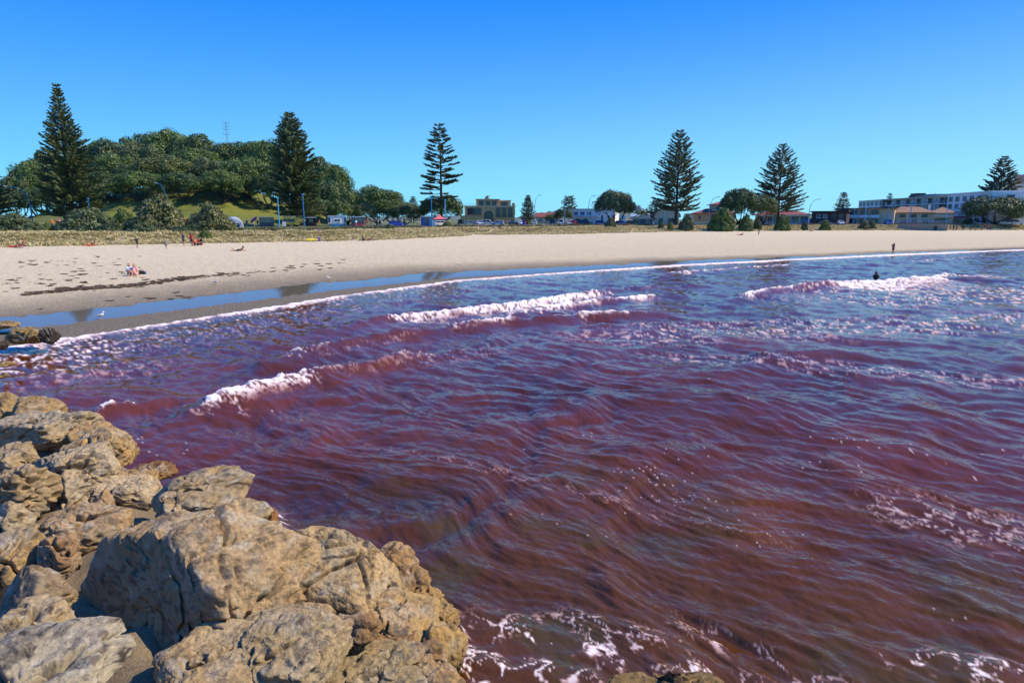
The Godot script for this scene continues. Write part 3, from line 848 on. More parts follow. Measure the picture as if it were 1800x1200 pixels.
	rock("pale slab with a shallow pool at the left of the striped slab", 368, 1165, 6.5, 92, 56, 0.85, {"n": 54, "planes": [[0.0, 1.0, 0.3, 0.55], [-0.7, 0.3, 0.6, 0.8]], "rim": 16.0, "bed": Vector3(0.3, 0.85, 0.4), "depth": 0.03, "every": 0.14, "pits": 0.3, "col": pale})
	rock("olive-grey rounded boulder at the bottom edge right of the striped slab", 660, 1180, 6.9, 82, 42, 0.9, {"n": 44, "planes": [[0.1, 0.9, 0.4, 0.7]], "col": Color(0.36, 0.30, 0.18), "pits": 0.35, "lump": 0.14})
	rock("dark ribbed rock between the striped slab and the golden block", 618, 1122, 7.3, 42, 32, 0.9, {"n": 34, "col": brown, "bed": Vector3(0.4, 0.8, 0.4), "depth": 0.05, "every": 0.1})
	rock("crumbled brown rock beside the olive-grey boulder", 690, 1140, 7.35, 48, 22, 0.9, {"n": 30, "col": brown, "pits": 0.8, "depth": 0.04})
	rock("small brown rock at the bottom edge by the weed-fringed rock", 752, 1190, 7.1, 50, 32, 0.9, {"n": 30, "col": Color(0.42, 0.29, 0.14), "pits": 0.6})
	rock("pale speckled boulder filling the bottom left corner", 60, 1190, 4.7, 128, 76, 0.95, {"n": 60, "planes": [[0.1, 0.95, 0.3, 0.7], [0.8, 0.4, 0.2, 0.85]], "facets": 7, "rim": 12.0, "col": Color(0.47, 0.43, 0.34), "col2": Color(0.36, 0.33, 0.25), "pits": 0.3, "lump": 0.10, "depth": 0.012, "stain": 0.9})
	rock("pale pockmarked boulder just above the corner boulder", 52, 1103, 5.9, 58, 42, 0.9, {"n": 40, "planes": [[0.1, 0.95, 0.3, 0.75], [0.85, 0.2, 0.4, 0.8]], "col": Color(0.46, 0.38, 0.26), "pits": 0.7})
	rock("small pale rock tucked between corner boulder and left edge", 12, 1108, 5.6, 36, 26, 0.9, {"n": 26, "col": Color(0.44, 0.39, 0.29), "pits": 0.4})
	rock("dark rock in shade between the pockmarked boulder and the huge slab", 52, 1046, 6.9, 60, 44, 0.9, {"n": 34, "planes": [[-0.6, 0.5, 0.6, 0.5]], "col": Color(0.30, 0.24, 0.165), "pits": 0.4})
	rock("pale flat slab at the left edge above the dark shaded rock", 10, 1000, 7.8, 52, 58, 0.9, {"n": 44, "planes": [[0.0, 0.9, 0.45, 0.65], [0.9, 0.2, 0.2, 0.8]], "bed": Vector3(0.1, 1, 0.2), "col": pale, "pits": 0.3, "every": 0.2})
	rock("small crumbly rock in the cleft left of the huge slab", 104, 985, 7.9, 34, 34, 0.9, {"n": 28, "col": Color(0.40, 0.27, 0.16), "pits": 0.7})
	rock("pointed small rock in the cleft beside the long grey rock", 106, 955, 8.4, 22, 30, 0.9, {"n": 22, "col": Color(0.42, 0.31, 0.19), "pits": 0.4})
	# the left part, further off
	rock("long grey pitted rock with a shaded left side, left of the huge slab's peak", 118, 858, 10.6, 82, 100, 0.9, {"n": 74, "planes": [[-0.60, 0.35, 0.70, 0.42], [0.30, 0.9, 0.3, 0.66], [-0.2, 1.0, -0.1, 0.60], [0.95, 0.1, 0.3, 0.90]], "facets": 6, "rim": 16.0, "bed": Vector3(0.45, 0.8, 0.4), "depth": 0.05, "every": 0.20, "pits": 0.85, "col": Color(0.49, 0.41, 0.295), "col2": ash})
	rock("low ribbed rock at the foot of the long grey rock", 150, 925, 9.4, 56, 44, 0.9, {"n": 40, "planes": [[0.1, 0.9, 0.4, 0.7]], "bed": Vector3(0.3, 0.8, 0.5), "depth": 0.04, "col": Color(0.44, 0.34, 0.22), "pits": 0.6})
	rock("grey rock with a dark hollow at the left edge", 28, 868, 9.6, 50, 58, 0.9, {"n": 48, "planes": [[-0.3, 0.9, 0.3, 0.7], [0.9, 0.2, 0.3, 0.8], [-0.2, 0.3, 1.0, 0.75]], "col": ash, "pits": 0.9, "depth": 0.03})
	rock("pale knob low on the left edge under the grey hollowed rock", 14, 928, 8.8, 34, 34, 0.9, {"n": 30, "col": Color(0.46, 0.39, 0.27), "pits": 0.7})
	rock("flat lens-shaped grey rock at the left edge", 16, 803, 11.2, 36, 24, 0.9, {"n": 30, "col": ash, "pits": 0.7, "planes": [[0, 1, 0.2, 0.75]]})
	rock("small upright rock beside the grey hollowed rock", 71, 858, 10.0, 11, 24, 1.0, {"n": 18, "col": Color(0.42, 0.34, 0.22)})
	rock("pale overhanging rock with scooped hollows near the top of the outcrop", 66, 754, 13.0, 76, 36, 0.8, {"n": 54, "planes": [[-0.15, 1.0, 0.1, 0.65], [0.9, 0.1, 0.3, 0.9], [-0.3, 0.0, 1.0, 0.62]], "facets": 6, "rim": 16.0, "bed": Vector3(-0.3, 0.9, 0.2), "col": Color(0.50, 0.43, 0.31), "col2": ash, "pits": 0.7, "lump": 0.14})
	rock("tan rounded boulder at the top of the outcrop, dark on its left", 46, 734, 15.2, 46, 32, 0.9, {"n": 36, "planes": [[-0.75, 0.3, 0.5, 0.5]], "col": Color(0.42, 0.31, 0.155), "pits": 0.2})
	rock("grey and yellow rock at the left edge by the topmost boulder", 0, 722, 15.6, 26, 24, 0.9, {"n": 28, "col": Color(0.45, 0.35, 0.18), "pits": 0.2})
	rock("yellow ochre rock right of the overhanging rock", 158, 766, 12.9, 32, 22, 0.9, {"n": 30, "col": gold, "pits": 0.2, "bed": lay, "tide": true})
	rock("smooth striped ochre rock between the long grey rock and the water", 174, 796, 12.2, 42, 36, 0.9, {"n": 40, "col": Color(0.50, 0.375, 0.20), "pits": 0.2, "bed": Vector3(0.5, 0.6, 0.5), "every": 0.12, "tide": true})
	rock("ochre rock lapped by the water, rightmost by the ochre stripes", 209, 790, 12.9, 25, 23, 0.9, {"n": 28, "col": Color(0.46, 0.31, 0.12), "pits": 0.2, "tide": true})
	rock("wet brown rock at the water above the huge slab's peak", 262, 832, 11.6, 34, 19, 0.9, {"n": 32, "col": Color(0.28, 0.16, 0.06), "pits": 0.7, "depth": 0.04, "tide": true})
	rock("white-streaked rock left of the huge slab's peak", 222, 862, 10.6, 42, 32, 0.9, {"n": 40, "planes": [[0.1, 0.9, 0.3, 0.7]], "col": Color(0.56, 0.48, 0.35), "col2": Color(0.40, 0.31, 0.2), "bed": Vector3(0.5, 0.7, 0.3), "every": 0.12, "depth": 0.035, "pits": 0.4})
	rock("flat ochre rock behind the white-streaked rock", 240, 846, 11.2, 36, 20, 0.9, {"n": 28, "col": gold, "pits": 0.2})
	rock("narrow tan column between the long grey rock and the streaked rock", 186, 900, 10.0, 18, 32, 0.9, {"n": 24, "col": Color(0.44, 0.31, 0.16), "pits": 0.3})
	rock("chipped rock behind the huge slab's peak", 312, 900, 9.3, 34, 34, 0.9, {"n": 32, "planes": [[0.4, 0.8, 0.3, 0.7]], "col": Color(0.47, 0.38, 0.26), "pits": 0.5})
	rock("brown weedy rock awash beside the layered ledge", 462, 918, 9.8, 22, 24, 1.0, {"n": 26, "col": Color(0.33, 0.17, 0.07), "pits": 0.8, "tide": true})
	# alone in the water
	rock("low layered golden rock awash at the bottom centre", 1190, 1204, 7.3, 95, 20, 0.4, {"n": 44, "planes": [[0.0, 1.0, 0.1, 0.6]], "bed": Vector3(0.25, 0.75, 0.5), "depth": 0.05, "every": 0.09, "col": Color(0.42, 0.31, 0.12), "pits": 0.5, "tide": true}, "low_rock", "")
	rock("weedy yellow rock at the surf's left end, largest there", 42, 592, 26.6, 30, 13, 0.8, {"n": 32, "col": Color(0.34, 0.235, 0.06), "col2": Color(0.26, 0.18, 0.05), "pits": 0.6, "lump": 0.15}, "shore_rock", "rocks at the left end of the surf")
	rock("black wet rock beside the largest weedy yellow rock", 87, 592, 26.2, 13, 13, 0.9, {"n": 28, "col": Color(0.035, 0.028, 0.025), "pits": 0.7, "lump": 0.2}, "shore_rock", "rocks at the left end of the surf")
	rock("flat yellow rock on the wet sand at the left edge", 10, 571, 29.5, 22, 7, 1.0, {"n": 24, "col": Color(0.34, 0.25, 0.08), "pits": 0.5}, "shore_rock", "rocks at the left end of the surf")
	rock("yellow rock almost covered by surf below the others", 10, 640, 21.9, 12, 5, 1.0, {"n": 20, "col": Color(0.38, 0.28, 0.10)}, "shore_rock", "rocks at the left end of the surf")
	rock("pale rock barely breaking the water at the left edge", 4, 661, 20.9, 10, 5, 1.0, {"n": 20, "col": Color(0.50, 0.36, 0.14)}, "shore_rock", "rocks at the left end of the surf")
	rock("small dark rock left of the largest weedy yellow rock", 2, 606, 25.6, 10, 7, 1.0, {"n": 20, "col": Color(0.06, 0.045, 0.04)}, "shore_rock", "rocks at the left end of the surf")
	# the shelf that they lie on
	var line := []
	for p in [[-900, 690], [-200, 690], [60, 735], [215, 800], [290, 848], [440, 905], [480, 950], [630, 980], [690, 1030], [760, 1110], [800, 1210]]:
		var g := on_level(p[0], p[1])
		line.append(Vector2(g.x, g.z))
	line.append(Vector2(0.6, -3.5)); line.append(Vector2(3.0, 2.0)); line.append(Vector2(4.0, 9.0))
	var b := Mb.new()
	var w := 120
	for j in w + 1:
		for k in w + 1:
			var x := lerpf(-26.0, 3.0, float(k) / w)
			var z := lerpf(-18.0, 5.0, float(j) / w)
			var s := -side(line, x, z)
			var nn := noise_a.get_noise_2d(x * 0.9, z * 0.9)
			b.v.append(Vector3(x, clampf((s - 0.35) * 0.55, -0.8, 0.8) + 0.35 * nn * clampf(s, 0.0, 1.0) + 2.4 * smoothstep(-3.4, -0.8, z) * smoothstep(0.0, 2.5, s), z))
			b.c.append(Color(0.22, 0.165, 0.10) * (1.0 + 0.4 * nn))
	b.n = fan_normals(b.v, w + 1, w + 1)
	for j in w:
		for k in w:
			var p := j * (w + 1) + k
			b.i.append_array([p, p + 1, p + w + 1, p + 1, p + w + 2, p + w + 1])
	tag(put("rock_shelf", b.mesh(M.shelf)), "", "", "", "structure")

# ---------------------------------------------------------------- plants
func pine_mesh(h: float, rad: float, bare: float, o: Dictionary) -> Array:
	# a tall araucaria: whorls of level boughs on one straight trunk; o: levels, whorl, gaps, top, sweep, dense, col, seed, ragged
	var rr := RandomNumberGenerator.new()
	rr.seed = o.get("seed", 1)
	var wood := Mb.new()
	var leaf := Mb.new()
	var path := []
	var radii := []
	for k in 11:
		var t := k / 10.0
		path.append(Vector3(0.12 * sin(t * 5.0 + rr.seed), h * 0.97 * t, 0.1 * sin(t * 4.0)))
		radii.append(lerpf(h * 0.021, 0.04, pow(t, 0.8)) * (1.25 if k == 0 else 1.0))
	wood.tube(path, radii, 8)
	var levels: int = o.get("levels", 26)
	var dense: float = o.get("dense", 1.0)
	var col: Color = o.get("col", Color(0.050, 0.075, 0.022))
	var spacing := (h - bare) / levels
	for lv in levels:
		var t := (lv + 0.2) / levels
		var y := bare + (h - bare) * t + rr.randf_range(-0.2, 0.2) * spacing
		var prof := pow(1.0 - t, o.get("shape", 0.8)) * (1.0 - 0.28 * pow(1.0 - t, 5.0))
		var count: int = o.get("whorl", 6)
		var spin := rr.randf() * TAU
		for k in count:
			if rr.randf() < o.get("gaps", 0.04) * (1.0 - t): continue
			var az := spin + TAU * (k + rr.randf_range(-0.22, 0.22)) / count
			var out := Vector3(cos(az), 0, sin(az))
			var ln := maxf(0.5, rad * prof * rr.randf_range(1.0 - o.get("ragged", 0.24), 1.05) + 0.25)
			var slope: float = lerpf(o.get("low", -0.16), o.get("high", 0.5), t) + rr.randf_range(-1.0, 1.0) * o.get("jit", 0.09)
			var sweep: float = o.get("sweep", 0.22)
			var bough := []
			var br := []
			var n := maxi(3, int(ln / 1.1) + 2)
			for q in n:
				var u := float(q) / (n - 1)
				bough.append(Vector3(0, y, 0) + out * ln * u + Vector3(0, ln * (slope * u + sweep * u * u), 0))
				br.append(lerpf(0.05 + ln * 0.010, 0.02, u))
			wood.tube(bough, br, 4)
			var side_dir := out.cross(Vector3.UP)
			var start: float = o.get("start", 0.18)
			var steps := maxi(4, int(ln * 2.6 * dense))
			for q in steps:
				var u := lerpf(start, 1.0, (q + rr.randf()) / steps)
				var f := u * (n - 1)
				var i0 := mini(int(f), n - 2)
				var at0: Vector3 = bough[i0].lerp(bough[i0 + 1], f - i0)
				var l: float = (0.30 * ln * (1.0 - 0.62 * u) + 0.42) * rr.randf_range(0.75, 1.15) * o.get("pad", 1.0)
				for sd in [-1.0, 1.0]:
					var d: Vector3 = (out * rr.randf_range(0.45, 0.9) + side_dir * sd * rr.randf_range(0.3, 0.95) + Vector3(0, rr.randf_range(0.05, 0.55), 0)).normalized()
					var tone := rr.randf_range(0.6, 1.35)
					leaf.spindle(at0, at0 + d * l, rr.randf_range(0.13, 0.21), Color(col.r * tone * rr.randf_range(0.8, 1.25), col.g * tone, col.b * tone))
	leaf.spindle(Vector3(0, h * 0.95, 0), Vector3(0, h, 0), 0.14, col)
	return [wood.mesh(M.bark), leaf.mesh(M.needle)]

func pine(called: String, label: String, px: float, ytop: float, d: float, rpx: float, bare: float, o: Dictionary, sink := 0.0) -> Node3D:
	var base := stand(px, d)
	base.y -= sink
	var h := height_to(ytop, d) - base.y
	var parts := pine_mesh(h, rpx * d / REACH, bare, o)
	var t := thing(called, label, "tree", base, 0.0, "tall pines along the beach front")
	put("trunk", parts[0], t)
	put("crown", parts[1], t)
	return t

func crown_mesh(sd: int, rx: float, ry: float, up: float, lobes: int, leaves: int, leaf: float, a: Color, b: Color, under := -0.2, taper := 0.0) -> ArrayMesh:
	var rr := RandomNumberGenerator.new()
	rr.seed = sd
	var m := Mb.new()
	for k in lobes:
		var d := Vector3(rr.randfn(), rr.randfn(), rr.randfn()).normalized()
		if d.y < under: d.y = -d.y * rr.randf()
		d = d.normalized()
		var c := Vector3(d.x * rx, d.y * ry, d.z * rx) * rr.randf_range(0.55, 0.90) * Vector3(1.0 - taper * maxf(d.y, 0.0), 1.0, 1.0 - taper * maxf(d.y, 0.0)) + Vector3(0, up, 0)
		var lr := rx * rr.randf_range(0.17, 0.33)
		var tint := a.lerp(b, rr.randf())
		for q in leaves:
			var ld := Vector3(rr.randfn(), rr.randfn() + 0.45, rr.randfn()).normalized()
			if ld.dot(d) < -0.35: ld = -ld
			var p := c + Vector3(ld.x, ld.y * 0.8, ld.z) * lr * rr.randf_range(0.72, 1.06)
			var nn := (ld + Vector3(rr.randfn(), rr.randfn(), rr.randfn()) * 0.45).normalized()
			var u := nn.cross(Vector3(rr.randfn(), rr.randfn(), rr.randfn())).normalized()
			var w := nn.cross(u)
			var s := leaf * rr.randf_range(0.6, 1.2)
			var tone := rr.randf_range(0.8, 1.22)
			m.quad(p - u * s * 0.5, p + w * s * 0.32, p + u * s * 0.55, p - w * s * 0.32, Color(tint.r * tone, tint.g * tone, tint.b * tone))
	return m.mesh(M.leaf)

func limbs_mesh(sd: int, h: float, spread: float, n: int, r: float) -> ArrayMesh:
	var rr := RandomNumberGenerator.new()
	rr.seed = sd
	var m := Mb.new()
	m.tube([Vector3(0, -1.5, 0), Vector3(0, 0.3, 0), Vector3(0.1, h * 0.22, 0)], [r * 1.5, r * 1.1, r], 7)
	for k in n:
		var az := TAU * (k + rr.randf_range(-0.3, 0.3)) / n
		var out := Vector3(cos(az), 0, sin(az))
		var p0 := Vector3(0, h * rr.randf_range(0.02, 0.18), 0)
		var p2 := out * spread * rr.randf_range(0.5, 0.9) + Vector3(0, h * rr.randf_range(0.55, 0.85), 0)
		var p1 := p0.lerp(p2, 0.5) + out * spread * 0.12 - Vector3(0, h * 0.05, 0)
		m.tube([p0, p1, p2], [r * 0.62, r * 0.42, r * 0.15], 5)
		for q in 2:
			var e := p1.lerp(p2, rr.randf_range(0.1, 0.6))
			m.tube([e, e + Vector3(rr.randfn(), rr.randf_range(0.6, 1.4), rr.randfn()) * spread * 0.25], [r * 0.25, r * 0.08], 4)
	return m.mesh(M.bark)

var tree_kinds := {}
var bush_kinds := {}

func broadleaf(kind: String, label: String, px: float, ytop: float, d: float, rpx: float, group := "", called := "broadleaf_tree", deep := 1.0) -> void:
	if not tree_kinds.has(kind):
		var looks := {
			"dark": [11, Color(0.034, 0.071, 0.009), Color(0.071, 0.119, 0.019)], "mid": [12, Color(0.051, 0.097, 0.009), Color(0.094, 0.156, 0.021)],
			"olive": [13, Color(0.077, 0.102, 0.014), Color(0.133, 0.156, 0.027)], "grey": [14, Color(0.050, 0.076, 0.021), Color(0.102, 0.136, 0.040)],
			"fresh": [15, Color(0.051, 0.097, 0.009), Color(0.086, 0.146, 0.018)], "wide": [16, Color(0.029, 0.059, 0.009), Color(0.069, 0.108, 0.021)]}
		var l: Array = looks[kind]
		tree_kinds[kind] = [crown_mesh(l[0], 6.4, 4.3 if kind != "wide" else 5.0, 5.6 if kind != "wide" else 4.7, 100 if kind != "wide" else 150, 150, 0.42 if kind != "wide" else 0.36, l[1], l[2], -0.35), limbs_mesh(l[0], 6.2, 5.0, 6, 0.34)]
	var base := stand(px, d)
	var t := thing(called, label, "tree", base, px * 0.37, group)
	put("trunk", tree_kinds[kind][1], t)
	put("crown", tree_kinds[kind][0], t)
	var r := rpx * d / REACH / 6.3
	t.scale = Vector3(r, (height_to(ytop, d) - base.y) / 9.9, r * deep)

func bush(kind: String, label: String, px: float, ytop: float, d: float, rpx: float, group := "", called := "shrub", h := -99.0) -> void:
	if not bush_kinds.has(kind):
		var looks := {
			"coast": [31, Color(0.050, 0.075, 0.022), Color(0.110, 0.145, 0.050)], "gold": [32, Color(0.062, 0.080, 0.020), Color(0.135, 0.145, 0.042)],
			"fresh": [33, Color(0.060, 0.105, 0.012), Color(0.120, 0.170, 0.022)], "dark": [34, Color(0.035, 0.058, 0.016), Color(0.070, 0.100, 0.028)],
			"palm": [35, Color(0.070, 0.098, 0.022), Color(0.13, 0.15, 0.04)]}
		var l: Array = looks[kind]
		bush_kinds[kind] = [crown_mesh(l[0], 3.0, 2.9, 0.45, 84, 130, 0.27, l[1], l[2], -0.05, 0.45), limbs_mesh(l[0], 1.6, 2.2, 6, 0.13)]
	var base := stand(px, d, h)
	var t := thing(called, label, "shrub", base - Vector3(0, 0.15, 0), px * 0.71, group)
	put("stem", bush_kinds[kind][1], t)
	put("foliage", bush_kinds[kind][0], t)
	var r := rpx * d / REACH / 3.1
	t.scale = Vector3(r, (height_to(ytop, d) - base.y + 0.15) / 3.55, r)

func make_trees() -> void:
	# the pines
	pine("norfolk_pine", "tallest dark pine, feathery to the ground, in front of the hill's left flank", 131, 147, 152, 68, 2.5, {"levels": 38, "whorl": 7, "seed": 3, "shape": 1.15, "low": -0.12, "high": 0.75, "dense": 1.25, "col": Color(0.060, 0.086, 0.021), "pad": 1.15})
	pine("norfolk_pine", "dense dark pine at the right end of the hill, before its trees", 521, 197, 168, 56, 3.0, {"levels": 34, "whorl": 7, "seed": 5, "shape": 0.72, "low": -0.14, "high": 0.55, "dense": 1.3, "col": Color(0.065, 0.094, 0.023), "pad": 1.2})
	pine("norfolk_pine", "gappy pine with bare gaps between its boughs above a round tree", 776, 217, 184, 42, 5.0, {"levels": 24, "whorl": 6, "jit": 0.17, "seed": 18, "shape": 0.55, "low": -0.12, "high": 0.25, "gaps": 0.5, "start": 0.36, "ragged": 0.46, "dense": 1.9, "sweep": 0.14, "col": Color(0.047, 0.068, 0.023), "pad": 1.1})
	pine("norfolk_pine", "broad symmetrical pine right of the blue curved house roof", 1188, 228, 198, 53, 4.5, {"levels": 26, "whorl": 6, "seed": 9, "shape": 0.74, "low": -0.02, "high": 0.55, "gaps": 0.08, "dense": 1.15, "start": 0.22, "sweep": 0.2, "col": Color(0.052, 0.072, 0.023)})
	pine("norfolk_pine", "wide pine behind the two round trees and the veranda house", 1366, 252, 214, 54, 4.5, {"levels": 24, "whorl": 6, "seed": 14, "shape": 0.80, "low": -0.06, "high": 0.5, "gaps": 0.12, "dense": 1.0, "start": 0.25, "ragged": 0.26, "col": Color(0.047, 0.065, 0.026)})
	pine("norfolk_pine", "pine rising out of the spreading tree near the right edge", 1750, 273, 232, 40, 5.0, {"levels": 22, "whorl": 6, "seed": 21, "shape": 0.75, "low": -0.06, "high": 0.35, "gaps": 0.08, "dense": 1.5, "start": 0.28, "ragged": 0.24, "col": Color(0.042, 0.062, 0.029)})
	pine("small_pine", "small pointed pine right of the tan arched building", 928, 344, 238, 16, 0.8, {"levels": 18, "whorl": 6, "seed": 31, "shape": 0.9, "high": 0.7, "low": 0.1, "col": Color(0.052, 0.072, 0.039)})
	pine("small_pine", "faint small pine top left of the gappy pine", 727, 345, 320, 17, 1.0, {"levels": 16, "whorl": 6, "seed": 32, "col": Color(0.058, 0.085, 0.046)})
	pine("small_pine", "small round-topped pine behind the blue lamp post left of the white house", 1000, 347, 270, 14, 3.0, {"levels": 10, "whorl": 6, "seed": 33, "shape": 0.4, "col": Color(0.052, 0.072, 0.029), "pad": 1.5})
	pine("small_pine", "small pine behind the dark brown building", 1479, 338, 300, 19, 1.5, {"levels": 17, "whorl": 6, "seed": 34, "shape": 0.75, "col": Color(0.046, 0.065, 0.046)})
	pine("small_pine", "tip of a pine peeping over the long apartment block", 1560, 339, 390, 14, 2.0, {"levels": 16, "whorl": 6, "seed": 35, "col": Color(0.052, 0.072, 0.052)})
	pine("small_pine", "grey-green pine behind the left boughs of the broad symmetrical pine", 1152, 352, 275, 20, 1.0, {"levels": 16, "whorl": 6, "seed": 36, "shape": 0.6, "col": Color(0.046, 0.072, 0.039)})
	pine("norfolk_pine", "dark pine bough mass cut by the photo's left edge", -30, 270, 150, 62, 2.0, {"levels": 26, "whorl": 7, "seed": 37, "col": Color(0.058, 0.088, 0.018)})
	# the trees of the hill
	var g := "trees growing over the hill"
	for r in [
		["dark", "dark tree at the far left foot of the hill", 42, 312, 205, 36], ["mid", "tree on the hill's left flank behind the curved blue lamp", 72, 286, 212, 38], ["dark", "dark tree just left of the tallest pine on the hill", 108, 268, 220, 42],
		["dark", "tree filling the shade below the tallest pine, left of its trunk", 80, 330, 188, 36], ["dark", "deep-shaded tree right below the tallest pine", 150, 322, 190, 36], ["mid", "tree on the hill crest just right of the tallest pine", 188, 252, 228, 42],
		["grey", "greyish rounded tree second from the tallest pine on the crest", 222, 244, 226, 40], ["mid", "tree under the crest, above the bare grass ridge", 212, 272, 208, 38], ["dark", "tree on the very top of the hill, left part", 272, 235, 232, 42],
		["mid", "wide bushy tree on the summit of the hill", 312, 232, 234, 44], ["dark", "dark tree right of the summit tree", 352, 236, 230, 40], ["olive", "olive-brown broad tree in the middle of the hill's front", 302, 277, 196, 54],
		["grey", "grey-green tree between summit and olive-brown tree", 262, 252, 216, 36], ["mid", "tree behind the olive-brown tree, on its right", 352, 262, 214, 40], ["dark", "dark tree below the radio mast", 402, 252, 226, 38],
		["dark", "tree on the crest right of the radio mast", 440, 248, 228, 42], ["mid", "tree on the crest left of the dense dark pine", 478, 250, 226, 38], ["grey", "spreading tree with bare limbs beneath, right of the olive-brown tree", 384, 280, 200, 42],
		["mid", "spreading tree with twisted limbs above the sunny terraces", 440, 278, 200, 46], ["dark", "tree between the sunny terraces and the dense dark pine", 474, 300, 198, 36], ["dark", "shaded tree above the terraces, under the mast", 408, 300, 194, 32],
		["dark", "dark tree right behind the dense dark pine's tip", 556, 276, 224, 34], ["mid", "tree on the hill's right slope with a notched top", 588, 292, 218, 34], ["dark", "tree lower on the right slope beside the dense pine", 576, 318, 202, 40],
		["mid", "round tree at the bottom of the right slope", 612, 336, 196, 36], ["fresh", "bright wispy tree right of the dense dark pine's foot", 598, 352, 178, 22], ["fresh", "big rounded tree at the right end of the hill wood", 664, 328, 198, 46],
		["olive", "olive tree behind the blue car", 712, 358, 192, 34], ["mid", "low tree between the big rounded tree and the blue car", 690, 352, 196, 32], ["dark", "dark round tree round the foot of the gappy pine", 776, 344, 186, 38],
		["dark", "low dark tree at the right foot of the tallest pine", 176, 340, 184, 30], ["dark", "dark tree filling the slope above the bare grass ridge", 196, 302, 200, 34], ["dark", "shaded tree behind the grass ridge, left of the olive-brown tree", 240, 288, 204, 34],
		["mid", "tree low on the hill's front, left above the largest dune shrub", 250, 302, 184, 40], ["dark", "tree low on the hill's front, above the gap between two golden shrubs", 330, 304, 184, 42], ["mid", "tree low on the hill's front, above the dome tent", 396, 300, 189, 34], ["fresh", "light tree low on the hill, beside the bare grass ridge", 206, 316, 182, 28],
		["dark", "tree at the hill's lower left behind the bushes", 28, 336, 186, 30], ["dark", "dark tree filling the gap under the crest trees", 330, 300, 200, 34], ["mid", "tree behind the dune bushes at the hill's foot", 545, 345, 184, 34], ["olive", "low olive tree left of the parasol-roofed stall", 640, 358, 182, 26]]:
		broadleaf(r[0], r[1], r[2], r[3], r[4], r[5], g)
	# trees of the flat
	var t := "trees among the houses"
	broadleaf("grey", "round grey-leaved tree standing alone before the white and blue house", 1080, 335, 204, 33, t)
	broadleaf("dark", "big domed dark tree left of the wide pine", 1298, 332, 208, 34, t)
	broadleaf("olive", "smaller brownish round tree beside the big domed tree", 1341, 345, 208, 23, t)
	broadleaf("wide", "wide umbrella-shaped tree under the pine at the right edge", 1748, 342, 222, 52, t)
	broadleaf("dark", "small dark tree behind the blue lamp left of the white house", 990, 367, 250, 16, t)
	broadleaf("mid", "distant low trees left of the grey-green pine", 1128, 371, 300, 18, t)
	broadleaf("dark", "dark tree on the roofline at the right edge", 1796, 300, 260, 16, t)
	broadleaf("mid", "small tree behind the red roof right of the small pointed pine", 970, 377, 262, 12, t)
	bush("palm", "bushy palm-like plant before the long apartment block", 1672, 357, 262, 16, t, "garden_shrub")
	bush("fresh", "low bright green hedge clump left of the umbrella-shaped tree", 1702, 383, 232, 11, t, "garden_shrub")
	# shrubs on the dune
	var s := "shrubs along the dune"
	bush("coast", "large grey-green dune shrub at the left edge", 26, 370, 103, 42, s)
	bush("coast", "large rounded dune shrub below the tallest pine", 156, 360, 106, 50, s)
	bush("gold", "largest dune shrub, golden green, below the olive-brown tree", 280, 343, 107, 52, s)
	bush("gold", "tall dune shrub just left of the dome tent", 372, 356, 106, 42, s)
	bush("fresh", "thin dune shrub between the rounded and the largest golden one", 218, 362, 110, 22, s)
	bush("dark", "dark low shrub at the foot of the rounded dune shrub", 196, 388, 103, 26, s)
	bush("fresh", "small low shrub right of the left-edge dune shrub", 82, 388, 104, 14, s)
	bush("coast", "low shrub spilling from the left-edge dune shrub", 58, 386, 102, 22, s)
	bush("coast", "low front shrub at the foot of the largest golden shrub", 252, 390, 101, 30, s)
	bush("dark", "dark low shrub beside the red roofed hut", 322, 396, 102, 30, s)
	bush("fresh", "small bright shrub at the right foot of the tall dune shrub", 360, 402, 98, 13, s)
	bush("coast", "single round shrub before the blue car", 684, 392, 128, 11, s)
	bush("fresh", "leafy shrub right of the pink gazebo, on the dune edge", 787, 388, 158, 12, s)
	bush("coast", "smaller shrub right of the leafy one by the gazebo", 802, 393, 158, 8, s)
	bush("coast", "round shrub under the lone grey-leaved tree", 1073, 380, 176, 11, s)
	bush("coast", "ragged shrub at the foot of the broad symmetrical pine", 1207, 372, 186, 14, s)
	bush("fresh", "big rounded shrub before the orange house", 1268, 361, 188, 23, s)
	bush("fresh", "shrub right of the big rounded one, under the domed tree", 1311, 374, 192, 14, s)
	bush("fresh", "low shrub in front of the domed tree's trunk", 1313, 386, 190, 12, s)
	bush("dark", "small dark shrub at the brownish round tree's foot", 1331, 379, 196, 8, s)
	bush("fresh", "shrub at the foot of the wide pine", 1376, 373, 196, 14, s)
	bush("dark", "small round shrub left of the brown building, by the lamp", 1415, 386, 200, 6, s)
	bush("fresh", "round shrub before the dark brown building", 1451, 384, 202, 10, s)
	bush("gold", "low golden shrub before the flat-roofed motel", 1520, 386, 206, 10, s)
	bush("gold", "second low golden shrub before the motel, nearer the ramp", 1533, 387, 207, 8, s)
	bush("fresh", "tiny shrub left of the curved blue roof's foot", 1178, 388, 184, 6, s)
	bush("dark", "tiny dark shrub below the curved blue roof", 1162, 386, 186, 5, s)

